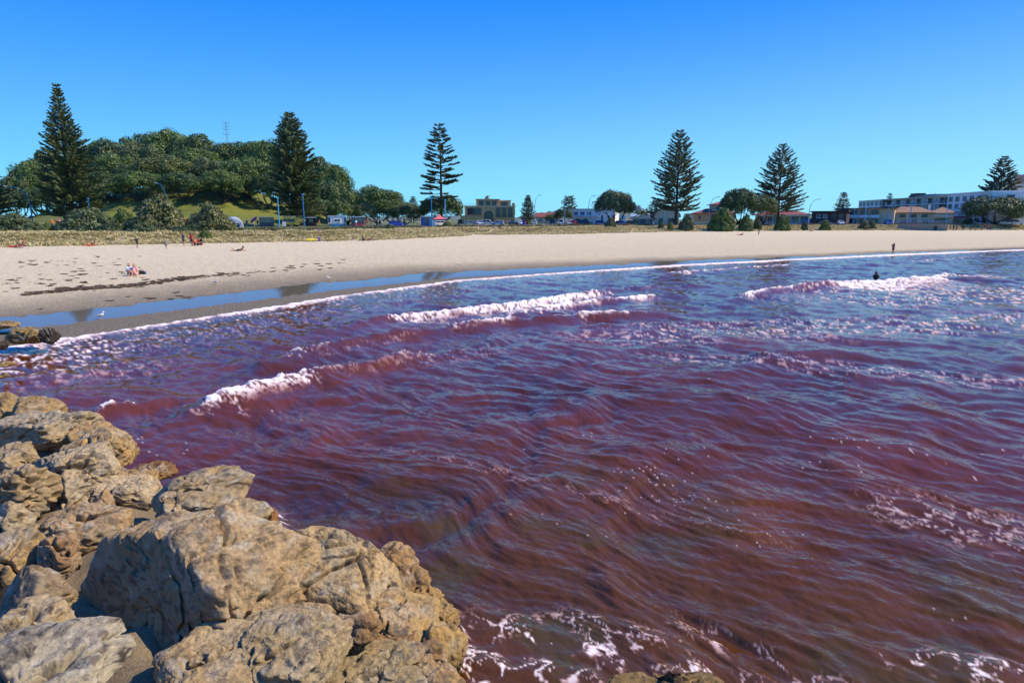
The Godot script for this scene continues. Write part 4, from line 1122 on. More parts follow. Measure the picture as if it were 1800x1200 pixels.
func make_grass() -> void:
	var tuft := Mb.new()
	for k in 13:
		var az := TAU * k / 13.0 + rng.randf()
		var out := Vector3(cos(az), 0, sin(az))
		var w := out.cross(Vector3.UP) * 0.035
		var b := out * rng.randf() * 0.15
		var l := rng.randf_range(0.2, 0.5)
		var h := rng.randf_range(0.55, 1.0)
		var tone := rng.randf_range(0.75, 1.2)
		var c := Color(tone, tone, tone)
		var m := b + out * l * 0.4 + Vector3(0, h * 0.62, 0)
		tuft.quad(b - w, b + w, m + w * 0.9, m - w * 0.9, c)
		tuft.tri(m - w * 0.9, b + out * l + Vector3(0, h, 0), m + w * 0.9, c)
	var herb := crown_mesh(71, 0.75, 0.5, 0.25, 9, 22, 0.24, Color(0.8, 0.8, 0.8), Color(1.2, 1.2, 1.2), -0.2)
	var grass := []
	var gc := []
	var cover := []
	var cc := []
	for k in 620000:
		var a := rng.randf_range(-0.80, 0.80)
		var r := rng.randf_range(78.0, 300.0)
		var x := sin(a) * r
		var z := -cos(a) * r
		if z < -232.0 or z > -70.0: continue
		var w := side(DUNE, x, z) + 1.6 * noise_a.get_noise_2d(x * 0.10, z * 0.10)
		if w < -2.6 or w > 24.0: continue
		var patch := noise_b.get_noise_2d(x * 0.07 + 5.0, z * 0.07)
		var here := rng.randf()
		if (w < 11.0 or x < -68.0) and here < 0.55 * smoothstep(-3.2, 1.5, w) * (0.7 + 0.8 * patch):
			if grass.size() >= 34000: continue
			var tone := rng.randf_range(0.8, 1.2)
			grass.append(Transform3D(Basis(Vector3.UP, rng.randf() * TAU).scaled(Vector3.ONE * rng.randf_range(0.55, 1.15) * Vector3(1.5, 0.66, 1.5)), Vector3(x, ground_y(x, z) - 0.05, z)))
			gc.append(Color(0.68 * tone, 0.57 * tone, 0.31 * tone).lerp(Color(0.36, 0.37, 0.14), rng.randf() * 0.5))
		elif w > 6.5 and x > -68.0 and (here < 0.25 + 0.5 * patch):
			if cover.size() >= 9000: continue
			var tone := rng.randf_range(0.7, 1.3)
			var green := x < -10.0
			var c := (Color(0.13, 0.115, 0.035) if green else Color(0.215, 0.120, 0.045)).lerp(Color(0.11, 0.13, 0.03), rng.randf() * 0.6)
			cover.append(Transform3D(Basis(Vector3.UP, rng.randf() * TAU).scaled(Vector3.ONE * rng.randf_range(0.5, 1.25)), Vector3(x, ground_y(x, z) - 0.1, z)))
			cc.append(c * tone)
	for s in [["dune_grass", tuft.mesh(M.grass), grass, gc], ["dune_ground_cover", herb, cover, cc]]:
		var mm := MultiMesh.new()
		mm.transform_format = MultiMesh.TRANSFORM_3D
		mm.use_colors = true
		mm.mesh = s[1]
		mm.instance_count = s[2].size()
		for k in s[2].size():
			mm.set_instance_transform(k, s[2][k])
			mm.set_instance_color(k, s[3][k])
		var o := MultiMeshInstance3D.new()
		o.name = s[0]
		o.multimesh = mm
		add_child(o)
	tag(get_node("dune_grass"), "dry tan grass covering the seaward dune face", "grass", "", "stuff")
	tag(get_node("dune_ground_cover"), "brown and olive low plants along the top of the dune", "ground cover", "", "stuff")

# ---------------------------------------------------------------- buildings
var window_cache := {}

func facing(p: Vector3) -> float:
	return atan2(-p.x, -p.z)

func block(called: String, parent: Node, pos: Vector3, size: Vector3, m: Material, top := Vector2.ONE) -> MeshInstance3D:
	var b := Mb.new()
	b.box(pos, size, Color.WHITE, Basis(), top)
	return put(called, b.mesh(m), parent)

func win(parent: Node, x: float, y: float, w: float, h: float, z: float, fm: Material = null, turn := 0.0, called := "window") -> MeshInstance3D:
	# a frame that stands a hand proud of the wall round a pane set back in it, with a mullion when wide
	if fm == null: fm = M.frame
	var key := "%.2f %.2f %d" % [w, h, fm.get_instance_id()]
	if not window_cache.has(key):
		var f := Mb.new()
		for s in [-1.0, 1.0]:
			f.box(Vector3(s * (w / 2.0 - 0.05), 0, 0.06), Vector3(0.10, h, 0.16))
			f.box(Vector3(0, s * (h / 2.0 - 0.05), 0.057), Vector3(w - 0.2, 0.10, 0.154))
		var n := int(w / 1.4)
		for k in n:
			f.box(Vector3(-w / 2.0 + w * (k + 1.0) / (n + 1.0), 0, 0.05), Vector3(0.07, h - 0.2, 0.12))
		f.box(Vector3(0, -h / 2.0 - 0.06, 0.10), Vector3(w + 0.2, 0.10, 0.24))
		var g := Mb.new()
		g.box(Vector3(0, 0, 0.02), Vector3(w - 0.16, h - 0.16, 0.03))
		window_cache[key] = [f.mesh(fm), g.mesh(M.glass)]
	var o := put(called, window_cache[key][0], parent)
	o.rotation.y = turn
	o.position = Vector3(x, y, z) if turn == 0.0 else Vector3(z, y, x)
	put("pane", window_cache[key][1], o)
	return o

func gable(parent: Node, pos: Vector3, w: float, d: float, rise: float, m: Material, over := 0.5, along_x := true, called := "roof") -> MeshInstance3D:
	# a pitched roof of two slabs with thickness; the ridge runs along x or z
	var b := Mb.new()
	var hw := (d if along_x else w) / 2.0 + over
	var ln := (w if along_x else d) / 2.0 + over
	var drop := over * rise / (hw - over)
	var outline := PackedVector2Array([Vector2(-hw, -drop), Vector2(0, rise), Vector2(hw, -drop), Vector2(hw, -drop + 0.22), Vector2(0, rise + 0.24), Vector2(-hw, -drop + 0.22)])
	b.prism(outline, -ln, ln)
	var o := put(called, b.mesh(m), parent)
	o.position = pos
	if along_x: o.rotation.y = PI / 2
	return o

func gable_wall(parent: Node, pos: Vector3, w: float, d: float, rise: float, m: Material, along_x := true) -> void:
	var b := Mb.new()
	var hw := (d if along_x else w) / 2.0
	b.prism(PackedVector2Array([Vector2(-hw, 0), Vector2(hw, 0), Vector2(0, rise)]), -(w if along_x else d) / 2.0 + 0.02, (w if along_x else d) / 2.0 - 0.02)
	var o := put("gable_wall", b.mesh(m), parent)
	o.position = pos
	if along_x: o.rotation.y = PI / 2

func hip(parent: Node, pos: Vector3, w: float, d: float, rise: float, m: Material, over := 0.6) -> MeshInstance3D:
	var b := Mb.new()
	var x := w / 2.0 + over
	var z := d / 2.0 + over
	var r := maxf(x - z, 0.3)
	var e := 0.2
	b.box(Vector3(0, -e / 2.0, 0), Vector3(2 * x, e, 2 * z))
	var p := [Vector3(-x, 0.003, z), Vector3(x, 0.003, z), Vector3(x, 0.003, -z), Vector3(-x, 0.003, -z), Vector3(-r, rise, 0), Vector3(r, rise, 0)]
	b.quad(p[0], p[1], p[5], p[4]); b.quad(p[2], p[3], p[4], p[5]); b.tri(p[1], p[5], p[2]); b.tri(p[3], p[4], p[0])
	var o := put("roof", b.mesh(m), parent)
	o.position = pos
	return o

func rail(parent: Node, a: Vector3, c: Vector3, h: float, m: Material, called := "railing") -> void:
	var b := Mb.new()
	var d := c - a
	var n := maxi(2, int(d.length() / 0.9))
	for k in n + 1: b.box(a + d * (float(k) / n) + Vector3(0, h / 2.0, 0), Vector3(0.05, h, 0.05))
	var turn := Basis(Vector3.UP, atan2(-d.z, d.x))
	b.box((a + c) / 2.0 + Vector3(0, h + 0.03, 0), Vector3(d.length() + 0.06, 0.06, 0.08), Color.WHITE, turn)
	b.box((a + c) / 2.0 + Vector3(0, h * 0.5, 0), Vector3(d.length() + 0.02, 0.05, 0.03), Color.WHITE, turn)
	put(called, b.mesh(m), parent)

func make_buildings() -> void:
	make_arched()
	make_white_house()
	make_apartments()
	make_orange_house()
	make_row()

func make_arched() -> void:
	var d := 252.0
	var p := stand(861, d, FLAT)
	var t := thing("arched_building", "tan stepped building of three storeys with a big dark arch", "building", p, facing(p))
	var sx := func(px: float) -> float: return (px - 863.0) * d * PITCH_COS / REACH
	var sy := func(py: float) -> float: return height_to(py, d) - FLAT
	var span := func(called: String, x0: float, x1: float, y0: float, y1: float, z: float, deep: float, m: Material) -> void:
		block(called, t, Vector3((sx.call(x0) + sx.call(x1)) / 2.0, (maxf(sy.call(y1), 0.0) + sy.call(y0)) / 2.0, z - deep / 2.0), Vector3(sx.call(x1) - sx.call(x0), sy.call(y0) - maxf(sy.call(y1), 0.0), deep), m)
	span.call("terrace_wall", 812.0, 851.0, 378.6, 399.0, 2.2, 2.0, M.tan)
	# the lower storeys, with the arch cut through the front
	var w := Mb.new()
	var arch := PackedVector2Array()
	var cx: float = sx.call(861.0)
	var ra: float = sx.call(869.6) - cx
	var ya: float = sy.call(377.5)
	arch.append(Vector2(sx.call(819.0), 0)); arch.append(Vector2(sx.call(819.0), sy.call(362.6))); arch.append(Vector2(sx.call(907.0), sy.call(362.6))); arch.append(Vector2(sx.call(907.0), 0))
	arch.append(Vector2(cx + ra, 0))
	for k in 15:
		var a := PI * k / 14.0
		arch.append(Vector2(cx + ra * cos(a), ya + ra * sin(a) * 0.92))
	arch.append(Vector2(cx - ra, 0))
	w.prism(arch, -0.6, 0.0)
	put("front_wall", w.mesh(M.tan), t)
	var trim := Mb.new()
	for k in 14:
		var a := PI * (k + 0.5) / 14.0
		trim.box(Vector3(cx + (ra + 0.22) * cos(a), ya + (ra + 0.22) * sin(a) * 0.92, 0.06), Vector3(0.5, 0.4, 0.18), Color.WHITE, Basis(Vector3.BACK, a))
	put("arch_surround", trim.mesh(M.cream), t)
	span.call("back_wall", 819.2, 906.8, 363.0, 399.0, -1.6, 12.0, M.tan)
	block("arch_glazing", t, Vector3(cx, ya * 0.62, -1.45), Vector3(ra * 1.9, ya * 1.5, 0.08), M.glass)
	rail(t, Vector3(cx - ra, ya - 1.3, -0.2), Vector3(cx + ra, ya - 1.3, -0.2), 1.0, M.black, "balcony_railing")
	span.call("cornice", 817.6, 908.4, 361.4, 363.4, 0.25, 14.1, M.cream)
	# the top storey steps back
	span.call("top_storey", 839.2, 880.0, 350.6, 361.3, -0.8, 9.0, M.tan)
	span.call("top_storey", 880.1, 900.0, 352.4, 361.3, -1.9, 8.0, M.orange_wall)
	span.call("top_cornice", 838.2, 881.0, 349.4, 350.6, -0.55, 9.5, M.cream)
	span.call("top_cornice", 881.1, 901.0, 351.4, 352.4, -1.6, 8.6, M.cream)
	span.call("corner_pier", 902.4, 907.0, 357.6, 361.3, -0.3, 2.0, M.tan)
	span.call("pier_cap", 902.0, 907.5, 356.8, 357.6, -0.1, 2.4, M.tile)
	var e := Mb.new()
	e.prism(PackedVector2Array([Vector2(-1.0, 0), Vector2(1.0, 0), Vector2(0, 1.4)]), -1.2, -0.4)
	put("roof_pediment", e.mesh(M.tan), t).position = Vector3(sx.call(858.0), sy.call(349.3), -0.4)
	var dish := Mb.new()
	dish.lathe([Vector2(0.02, 0), Vector2(0.5, 0.12), Vector2(0.85, 0.42), Vector2(0.88, 0.45)], 12)
	dish.tube([Vector3(0, -0.8, 0), Vector3(0, 0.0, 0)], [0.06, 0.06], 6)
	var ds := put("satellite_dish", dish.mesh(M.white), t)
	ds.position = Vector3(sx.call(861.4), sy.call(349.3) + 0.8, -1.6)
	# windows
	win(t, sx.call(836.0), sy.call(371.3), 5.6, 2.5, 0.0)
	for x in [877.7, 888.0, 898.8]:
		win(t, sx.call(x), sy.call(373.2), 1.65, 3.5, 0.0)
		rail(t, Vector3(sx.call(x) - 0.9, sy.call(381.2), 0.35), Vector3(sx.call(x) + 0.9, sy.call(381.2), 0.35), 0.9, M.black, "balcony_railing")
	for x in [848.2, 860.0, 871.2]: win(t, sx.call(x), sy.call(357.6), 1.8, 2.0, -0.8)
	win(t, sx.call(888.6), sy.call(358.0), 2.9, 1.6, -1.9)
	rail(t, Vector3(sx.call(820.0), sy.call(361.3), 0.0), Vector3(sx.call(838.0), sy.call(361.3), 0.0), 0.8, M.tan, "roof_railing")
	for k in 4: win(t, -2.0 - k * 2.8, sy.call(372.0), 1.2, 2.2, sx.call(907.0), null, PI / 2)

func make_white_house() -> void:
	var d := 262.0
	var p := stand(1040, d, FLAT)
	var t := thing("modern_house", "white and blue modern house with flat sloping roofs", "house", p, facing(p) - 0.25)
	block("lower_wall", t, Vector3(-2.0, 2.9, -4.0), Vector3(13.0, 5.8, 9.0), M.plaster)
	block("roof_slab", t, Vector3(-2.0, 5.95, -3.9), Vector3(13.8, 0.28, 9.8), M.steel_grey)
	block("upper_wall", t, Vector3(5.5, 4.1, -3.2), Vector3(8.6, 8.2, 8.0), M.plaster)
	var r := block("roof_slab", t, Vector3(5.5, 8.75, -3.0), Vector3(9.6, 0.26, 9.0), M.white)
	r.rotation.z = 0.05
	block("clerestory", t, Vector3(5.5, 8.36, -3.2), Vector3(7.6, 0.5, 7.0), M.glass)
	block("blue_panel", t, Vector3(2.6, 6.2, 0.86), Vector3(1.8, 3.0, 0.12), M.p_skyblue)
	for x in [-6.6, -3.8, -1.0]: win(t, x, 4.1, 1.9, 1.5, 0.5, M.frame_white)
	for x in [-6.0, -2.0]: win(t, x, 1.3, 2.4, 1.7, 0.5, M.frame_white)
	for x in [4.6, 7.4]:
		win(t, x, 6.2, 1.9, 1.7, 0.8, M.frame_white)
		win(t, x, 2.4, 1.0, 2.2, 0.8, M.frame_white)
	win(t, 9.0, 2.4, 0.9, 2.2, 0.8, M.frame_white)
	block("balcony", t, Vector3(-2.4, 2.95, 1.1), Vector3(11.0, 0.2, 1.2), M.plaster)
	rail(t, Vector3(-7.8, 3.05, 1.6), Vector3(3.0, 3.05, 1.6), 1.0, M.frame_white, "balcony_railing")

func make_apartments() -> void:
	# the long block runs away from the beach; its front looks along the shore
	var a := Vector2(181.0, -334.0)
	var b := Vector2(169.0, -226.0)
	var ln := a.distance_to(b)
	var mid := (a + b) / 2.0
	var dir := (b - a) / ln
	var t := thing("apartment_block", "long pale apartment block of four storeys with recessed balconies", "building", Vector3(mid.x, FLAT, mid.y), atan2(-dir.y, dir.x))
	# local x runs from the far left end to the near right end, local z towards the viewer's left
	var n := 12
	var wd := ln / n
	for k in n:
		var x := -ln / 2.0 + (k + 0.5) * wd
		var tall := 10.9 if k < 7 else (11.1 if k < 9 else 11.4)
		var wm: Material = M.plaster if k != 0 and k != 3 else M.frame
		var recess := 0.0 if k in [0, 1, 2, 9, 10, 11] else 1.5
		block("wall_bay", t, Vector3(x, tall / 2.0, -6.0 - recess / 2.0), Vector3(wd - 0.02, tall, 12.0 - recess), M.plaster)
		block("parapet", t, Vector3(x, tall + 0.15, -5.9), Vector3(wd + 0.1, 0.3, 12.6), M.steel_grey if k < 8 else M.white)
		for f in 4:
			var y := 1.45 + f * 2.68
			if recess == 0.0:
				win(t, x - wd * 0.24, y, 2.3, 1.7, 0.0)
				win(t, x + wd * 0.24, y, 2.3, 1.7, 0.0)
			else:
				win(t, x, y - 0.1, wd * 0.78, 2.3, -1.5)
				block("balcony_slab", t, Vector3(x, y - 1.45, -0.6), Vector3(wd - 0.3, 0.24, 1.9), M.white)
				rail(t, Vector3(x - wd / 2.0 + 0.4, y - 1.3, 0.25), Vector3(x + wd / 2.0 - 0.4, y - 1.3, 0.25), 1.0, M.steel_grey, "balcony_railing")
		if recess > 0.0: block("party_wall", t, Vector3(x - wd / 2.0 + 0.1, tall / 2.0 - 0.2, -0.7), Vector3(0.3, tall - 0.6, 1.9), M.plaster)
	block("dark_stair_tower", t, Vector3(-ln / 2.0 + 3.05 * wd, 5.6, 0.3), Vector3(2.4, 11.2, 0.7), M.frame)
	block("penthouse", t, Vector3(2.0, 11.6, -6.0), Vector3(20.0, 1.2, 8.0), M.frame)
	block("roof_plant", t, Vector3(-4.0, 12.2, -4.0), Vector3(5.0, 1.7, 4.0), M.black)
	block("end_wall", t, Vector3(ln / 2.0 + 0.2, 5.6, -6.0), Vector3(0.38, 11.2, 12.2), M.plaster)
	for f in 4: win(t, -6.0, 1.5 + f * 2.68, 2.4, 1.5, ln / 2.0 + 0.42, null, PI / 2)
	for k in 3:
		var m := Mb.new()
		m.tube([Vector3.ZERO, Vector3(0, 2.2, 0)], [0.05, 0.03], 5)
		m.box(Vector3(0, 1.8, 0), Vector3(1.0, 0.05, 0.05))
		put("aerial", m.mesh(M.frame), t).position = Vector3([-30.0, -8.0, 12.0][k], 11.1, -3.0)
	# the block cut by the right edge
	var p := stand(1806, 236, FLAT)
	var r := thing("apartment_block", "grey apartment block with broad balconies cut by the right edge", "building", p, facing(p) + 0.1)
	block("wall", r, Vector3(2.0, 7.0, -6.0), Vector3(16.0, 14.0, 12.0), M.plaster)
	for f in 4:
		block("balcony_slab", r, Vector3(2.0, 3.2 + f * 3.2, 0.8), Vector3(16.6, 0.7, 2.0), M.white)
		for k in 4: win(r, -3.6 + k * 3.8, 1.6 + f * 3.2, 2.6, 1.8, 0.0)
	block("roof_slab", r, Vector3(2.0, 14.2, -5.0), Vector3(17.4, 0.4, 14.6), M.white)
	gable_wall(r, Vector3(2.0, 14.42, -6.0), 13.0, 11.0, 3.6, M.dark_tile, true)
	gable(r, Vector3(2.0, 14.45, -6.0), 13.0, 11.0, 3.6, M.dark_tile, 0.6, true)

func make_orange_house() -> void:
	var d := 236.0
	var p := stand(1245, d, FLAT)
	var t := thing("orange_house", "orange two-storey house with dark red roofs, half behind the domed tree", "house", p, facing(p) + 0.15)
	block("lower_wall", t, Vector3(-0.5, 1.95, -4.0), Vector3(8.0, 3.9, 8.0), M.orange_wall)
	block("side_wall", t, Vector3(6.5, 1.9, -4.5), Vector3(6.0, 3.8, 8.0), M.orange_wall)
	hip(t, Vector3(2.6, 4.1, -4.2), 14.4, 8.4, 1.7, M.red_tile)
	block("upper_wall", t, Vector3(5.0, 5.8, -4.4), Vector3(7.6, 2.4, 6.0), M.cream)
	hip(t, Vector3(5.0, 7.2, -4.4), 8.2, 6.6, 1.1, M.red_tile)
	win(t, -3.2, 2.6, 0.8, 1.0, 0.0)
	win(t, 1.6, 2.0, 1.4, 2.6, 0.0)
	win(t, 3.2, 5.8, 1.0, 1.2, -1.4, M.frame_white)
	win(t, 5.6, 5.8, 1.8, 1.2, -1.4, M.frame_white)
	win(t, 6.4, 2.2, 2.2, 1.6, -0.5)
	block("garden_wall", t, Vector3(-2.0, 0.5, 3.0), Vector3(12.0, 1.0, 0.3), M.cream)

func make_row() -> void:
	# one after another from left to right, behind the cars and the pines
	var p := stand(963, 285, FLAT)
	var t := thing("low_house", "low house with a long red roof right of the small pointed pine", "house", p, facing(p))
	block("wall", t, Vector3(0, 1.4, -4), Vector3(10.5, 2.8, 7.0), M.cream)
	gable_wall(t, Vector3(0, 2.8, -4), 10.5, 7.0, 1.7, M.cream)
	gable(t, Vector3(0, 2.8, -4), 10.5, 7.0, 1.7, M.red_tile)
	for k in 3: win(t, -3.4 + 3.4 * k, 1.5, 1.6, 1.2, -0.5, M.frame_white)
	p = stand(1084, 268, FLAT)
	t = thing("blue_shed", "pale blue boathouse behind the lone grey-leaved tree", "house", p, facing(p))
	block("wall", t, Vector3(0, 1.6, -3), Vector3(7.0, 3.2, 6.0), M.p_skyblue)
	gable_wall(t, Vector3(0, 3.2, -3), 7.0, 6.0, 1.2, M.p_skyblue, false)
	gable(t, Vector3(0, 3.2, -3), 7.0, 6.0, 1.2, M.white, 0.4, false)
	win(t, 0.0, 1.5, 3.4, 2.2, 0.0, M.frame_white)
	p = stand(1130, 232, FLAT)
	t = thing("beach_pavilion", "dark gabled shelter with white gable beams left of the broad pine", "pavilion", p, facing(p))
	block("wall", t, Vector3(0, 1.1, -3.2), Vector3(7.4, 2.2, 5.0), M.frame)
	gable(t, Vector3(0, 1.9, -2.6), 9.0, 7.0, 2.4, M.dark_tile, 0.5, false)
	gable_wall(t, Vector3(0, 1.98, -2.9), 7.6, 5.4, 1.9, M.plaster, false)
	for s in [-1.0, 1.0]: block("post", t, Vector3(s * 3.6, 1.0, 0.6), Vector3(0.25, 2.0, 0.25), M.white)
	win(t, -1.7, 1.1, 1.4, 1.2, -0.7, M.frame_white)
	win(t, 1.7, 1.1, 1.4, 1.2, -0.7, M.frame_white)
	p = stand(1141, 292, FLAT)
	t = thing("low_house", "long low house with a pale metal roof behind the dark gabled shelter", "house", p, facing(p))
	block("wall", t, Vector3(0, 1.5, -4), Vector3(16.0, 3.0, 7.0), M.plaster)
	gable_wall(t, Vector3(0, 3.0, -4), 16.0, 7.0, 1.2, M.plaster)
	gable(t, Vector3(0, 3.0, -4), 16.0, 7.0, 1.2, M.steel_grey)
	for k in 4: win(t, -6.0 + 4.0 * k, 1.6, 1.8, 1.4, -0.5, M.frame_white)
	p = stand(1172, 244, FLAT)
	t = thing("curved_roof_house", "house with a curved dark blue roof, partly behind the broad pine", "house", p, facing(p))
	block("wall", t, Vector3(0, 1.6, -4), Vector3(9.0, 3.2, 8.0), M.cream)
	var o := PackedVector2Array()
	for k in 13:
		var a := PI * k / 12.0
		o.append(Vector2(-cos(a) * 5.2, 2.6 + sin(a) * 3.6))
	for k in 13:
		var a := PI * (12 - k) / 12.0
		o.append(Vector2(-cos(a) * 4.95, 2.55 + sin(a) * 3.4))
	var b := Mb.new()
	b.prism(o, -8.4, 0.6)
	put("roof", b.mesh(M.p_navy), t)
	var gw := PackedVector2Array()
	for k in 13:
		var a := PI * k / 12.0
		gw.append(Vector2(-cos(a) * 4.8, 2.5 + sin(a) * 3.3))
	var c := Mb.new()
	c.prism(gw, -7.9, -0.1)
	put("gable_wall", c.mesh(M.cream), t)
	win(t, -2.2, 1.5, 1.6, 1.4, 0.0)
	win(t, 1.6, 1.5, 2.2, 1.4, 0.0)
	p = stand(1222, 262, FLAT)
	t = thing("low_house", "small grey house between the broad pine and the orange house", "house", p, facing(p))
	block("wall", t, Vector3(0, 1.9, -3), Vector3(8.0, 3.8, 6.0), M.plaster)
	block("roof_slab", t, Vector3(0, 3.95, -3), Vector3(9.0, 0.3, 7.0), M.brown)
	for k in 2: win(t, -2.0 + 4.0 * k, 2.0, 1.8, 1.5, 0.0, M.frame_white)
	# the veranda house
	p = stand(1374, 240, FLAT)
	t = thing("veranda_house", "long cream house with a brown hipped roof and a white-posted veranda", "house", p, facing(p))
	block("wall", t, Vector3(0, 1.6, -5), Vector3(19.0, 3.2, 7.0), M.cream)
	hip(t, Vector3(0, 3.5, -3.9), 20.0, 10.0, 1.5, M.red_tile)
	block("veranda_floor", t, Vector3(0, 0.2, -0.3), Vector3(19.6, 0.4, 2.6), M.white)
	for k in 7: block("veranda_post", t, Vector3(-9.3 + 3.1 * k, 1.9, 0.8), Vector3(0.24, 3.0, 0.24), M.white)
	rail(t, Vector3(-9.3, 0.4, 0.8), Vector3(9.3, 0.4, 0.8), 0.9, M.white, "veranda_railing")
	for k in 5: win(t, -7.4 + 3.7 * k, 1.8, 2.2, 1.7, -1.5)
	# the dark brown building and the motel beside it
	p = stand(1456, 232, FLAT)
	t = thing("brown_building", "dark brown flat-roofed building left of the motel", "building", p, facing(p) - 0.15)
	block("wall", t, Vector3(0, 2.2, -4), Vector3(11.5, 4.4, 8.0), M.brown)
	block("roof_slab", t, Vector3(0, 4.62, -3.7), Vector3(12.6, 0.35, 9.4), M.black)
	block("annexe", t, Vector3(-7.2, 1.1, -3), Vector3(3.0, 2.2, 5.0), M.steel_blue)
	for x in [-3.4, -1.2]: win(t, x, 3.0, 1.4, 1.3, 0.0, M.frame_white)
	for x in [1.6, 4.0]: win(t, x, 2.9, 1.5, 1.6, 0.0)
	for x in [-3.6, 0.0, 3.6]: win(t, x, 1.0, 1.6, 1.3, 0.0)
	p = stand(1518, 236, FLAT)
	t = thing("motel", "two-storey motel with white balcony panels and a brown chimney wall", "building", p, facing(p) - 0.1)
	block("wall", t, Vector3(0, 2.85, -4), Vector3(19.0, 5.7, 7.0), M.cream)
	block("roof_slab", t, Vector3(0, 5.82, -3.4), Vector3(20.0, 0.24, 9.0), M.dark_tile)
	block("brick_chimney_wall", t, Vector3(-6.4, 2.95, 0.4), Vector3(2.0, 5.9, 0.9), M.brown)
	for k in 4:
		var x := -8.3 + (0.0 if k == 0 else 1.2 + 3.5 * k)
		win(t, x, 4.4, 2.3, 1.5, 0.0)
		if k > 0: block("balcony_panel", t, Vector3(x, 2.9, 0.5), Vector3(3.2, 1.0, 0.12), M.white)
		win(t, x, 1.2, 2.3, 1.7, 0.0)
	p = stand(1570, 238, FLAT)
	t = thing("plain_house", "pale two-storey wall with one window between the motel and the tiled house", "house", p, facing(p))
	block("wall", t, Vector3(0, 2.7, -3.5), Vector3(6.5, 5.4, 7.0), M.concrete)
	block("roof_slab", t, Vector3(0, 5.5, -3.4), Vector3(7.0, 0.2, 7.6), M.dark_tile)
	win(t, 1.2, 4.0, 2.0, 1.5, 0.0)
	win(t, 1.2, 1.3, 2.0, 1.5, 0.0)
	# the tiled house above the ramp
	p = stand(1608, 232, FLAT)
	t = thing("tiled_house", "house with a broad brown tiled hip roof above the concrete ramp wall", "house", p, facing(p))
	block("wall", t, Vector3(-2.0, 2.1, -4.5), Vector3(14.0, 4.2, 8.0), M.cream)
	hip(t, Vector3(-2.0, 4.3, -4.5), 14.6, 9.0, 2.1, M.tile)
	block("side_wing", t, Vector3(8.0, 2.0, -4.0), Vector3(7.0, 4.0, 7.0), M.cream)
	hip(t, Vector3(8.0, 4.1, -4.0), 7.4, 7.8, 2.0, M.tile)
	block("chimney", t, Vector3(4.0, 6.0, -4.5), Vector3(0.8, 2.2, 0.8), M.white)
	for k in 4: win(t, -7.4 + 3.4 * k, 3.15, 1.9, 1.2, -0.5)
	for k in 4: win(t, -7.0 + 3.4 * k, 1.15, 2.1, 1.5, -0.5, M.frame_white)
	win(t, 8.0, 1.6, 4.0, 1.2, -0.5)
	block("white_awning", t, Vector3(8.4, 2.9, 0.4), Vector3(6.0, 0.25, 2.0), M.white)
	rail(t, Vector3(-8.5, 0.1, 2.2), Vector3(8.0, 0.1, 2.2), 1.0, M.frame_white, "terrace_railing")
	# the white shop with a red awning
	p = stand(1678, 238, FLAT)
	t = thing("white_shop", "low white building with a red awning left of the umbrella-shaped tree", "building", p, facing(p))
	block("wall", t, Vector3(0, 1.9, -4), Vector3(17.0, 3.8, 7.0), M.white)
	var aw := block("awning", t, Vector3(1.0, 2.9, 0.2), Vector3(7.2, 0.16, 1.6), M.c_red)
	aw.rotation.x = 0.35
	block("parapet", t, Vector3(0, 4.0, -0.6), Vector3(17.2, 0.4, 0.4), M.white)
	for x in [-6.4, 0.6, 4.0]: win(t, x, 1.5, 2.4, 1.5, -0.5)
	# the concrete ramp wall at the beach
	p = stand(1622, 203, 1.6)
	t = thing("ramp_wall", "grey concrete retaining wall with a painted pink ring, at the beach edge", "wall", p, facing(p))
	block("wall_face", t, Vector3(0, 1.0, -1.5), Vector3(13.5, 3.0, 0.5), M.concrete)
	block("wall_cap", t, Vector3(0, 2.6, -1.5), Vector3(14.0, 0.2, 0.8), M.dark_tile)
	rail(t, Vector3(-6.8, 2.7, -1.5), Vector3(6.8, 2.7, -1.5), 0.7, M.steel_grey)
	var ring := Mb.new()
	var pts := []
	var rr := []
	for k in 19:
		var a := TAU * k / 18.0
		pts.append(Vector3(-1.6 + cos(a) * 0.75, 1.2 + sin(a) * 0.75, -1.25)); rr.append(0.07)
	ring.tube(pts, rr, 5)
	put("painted_ring", ring.mesh(M.canvas_pink), t)
	block("dark_doorway", t, Vector3(3.6, 0.8, -1.24), Vector3(0.9, 1.9, 0.06), M.black)
	# the hut roof and the tent among the dune shrubs
	p = stand(318, 118)
	t = thing("beach_hut", "small hut with a red-brown roof between the two golden dune shrubs", "hut", p + Vector3(0, -0.1, 0), facing(p) + 0.2)
	block("wall", t, Vector3(0, 0.7, 0), Vector3(2.2, 1.4, 1.8), M.tan)
	gable_wall(t, Vector3(0, 1.4, 0), 2.2, 1.8, 0.6, M.tan)
	gable(t, Vector3(0, 1.4, 0), 2.2, 1.8, 0.6, M.red_tile, 0.3)
	win(t, 0.3, 0.8, 0.8, 0.6, 0.9)

# ---------------------------------------------------------------- vehicles, stalls, lamps
var car_cache := {}

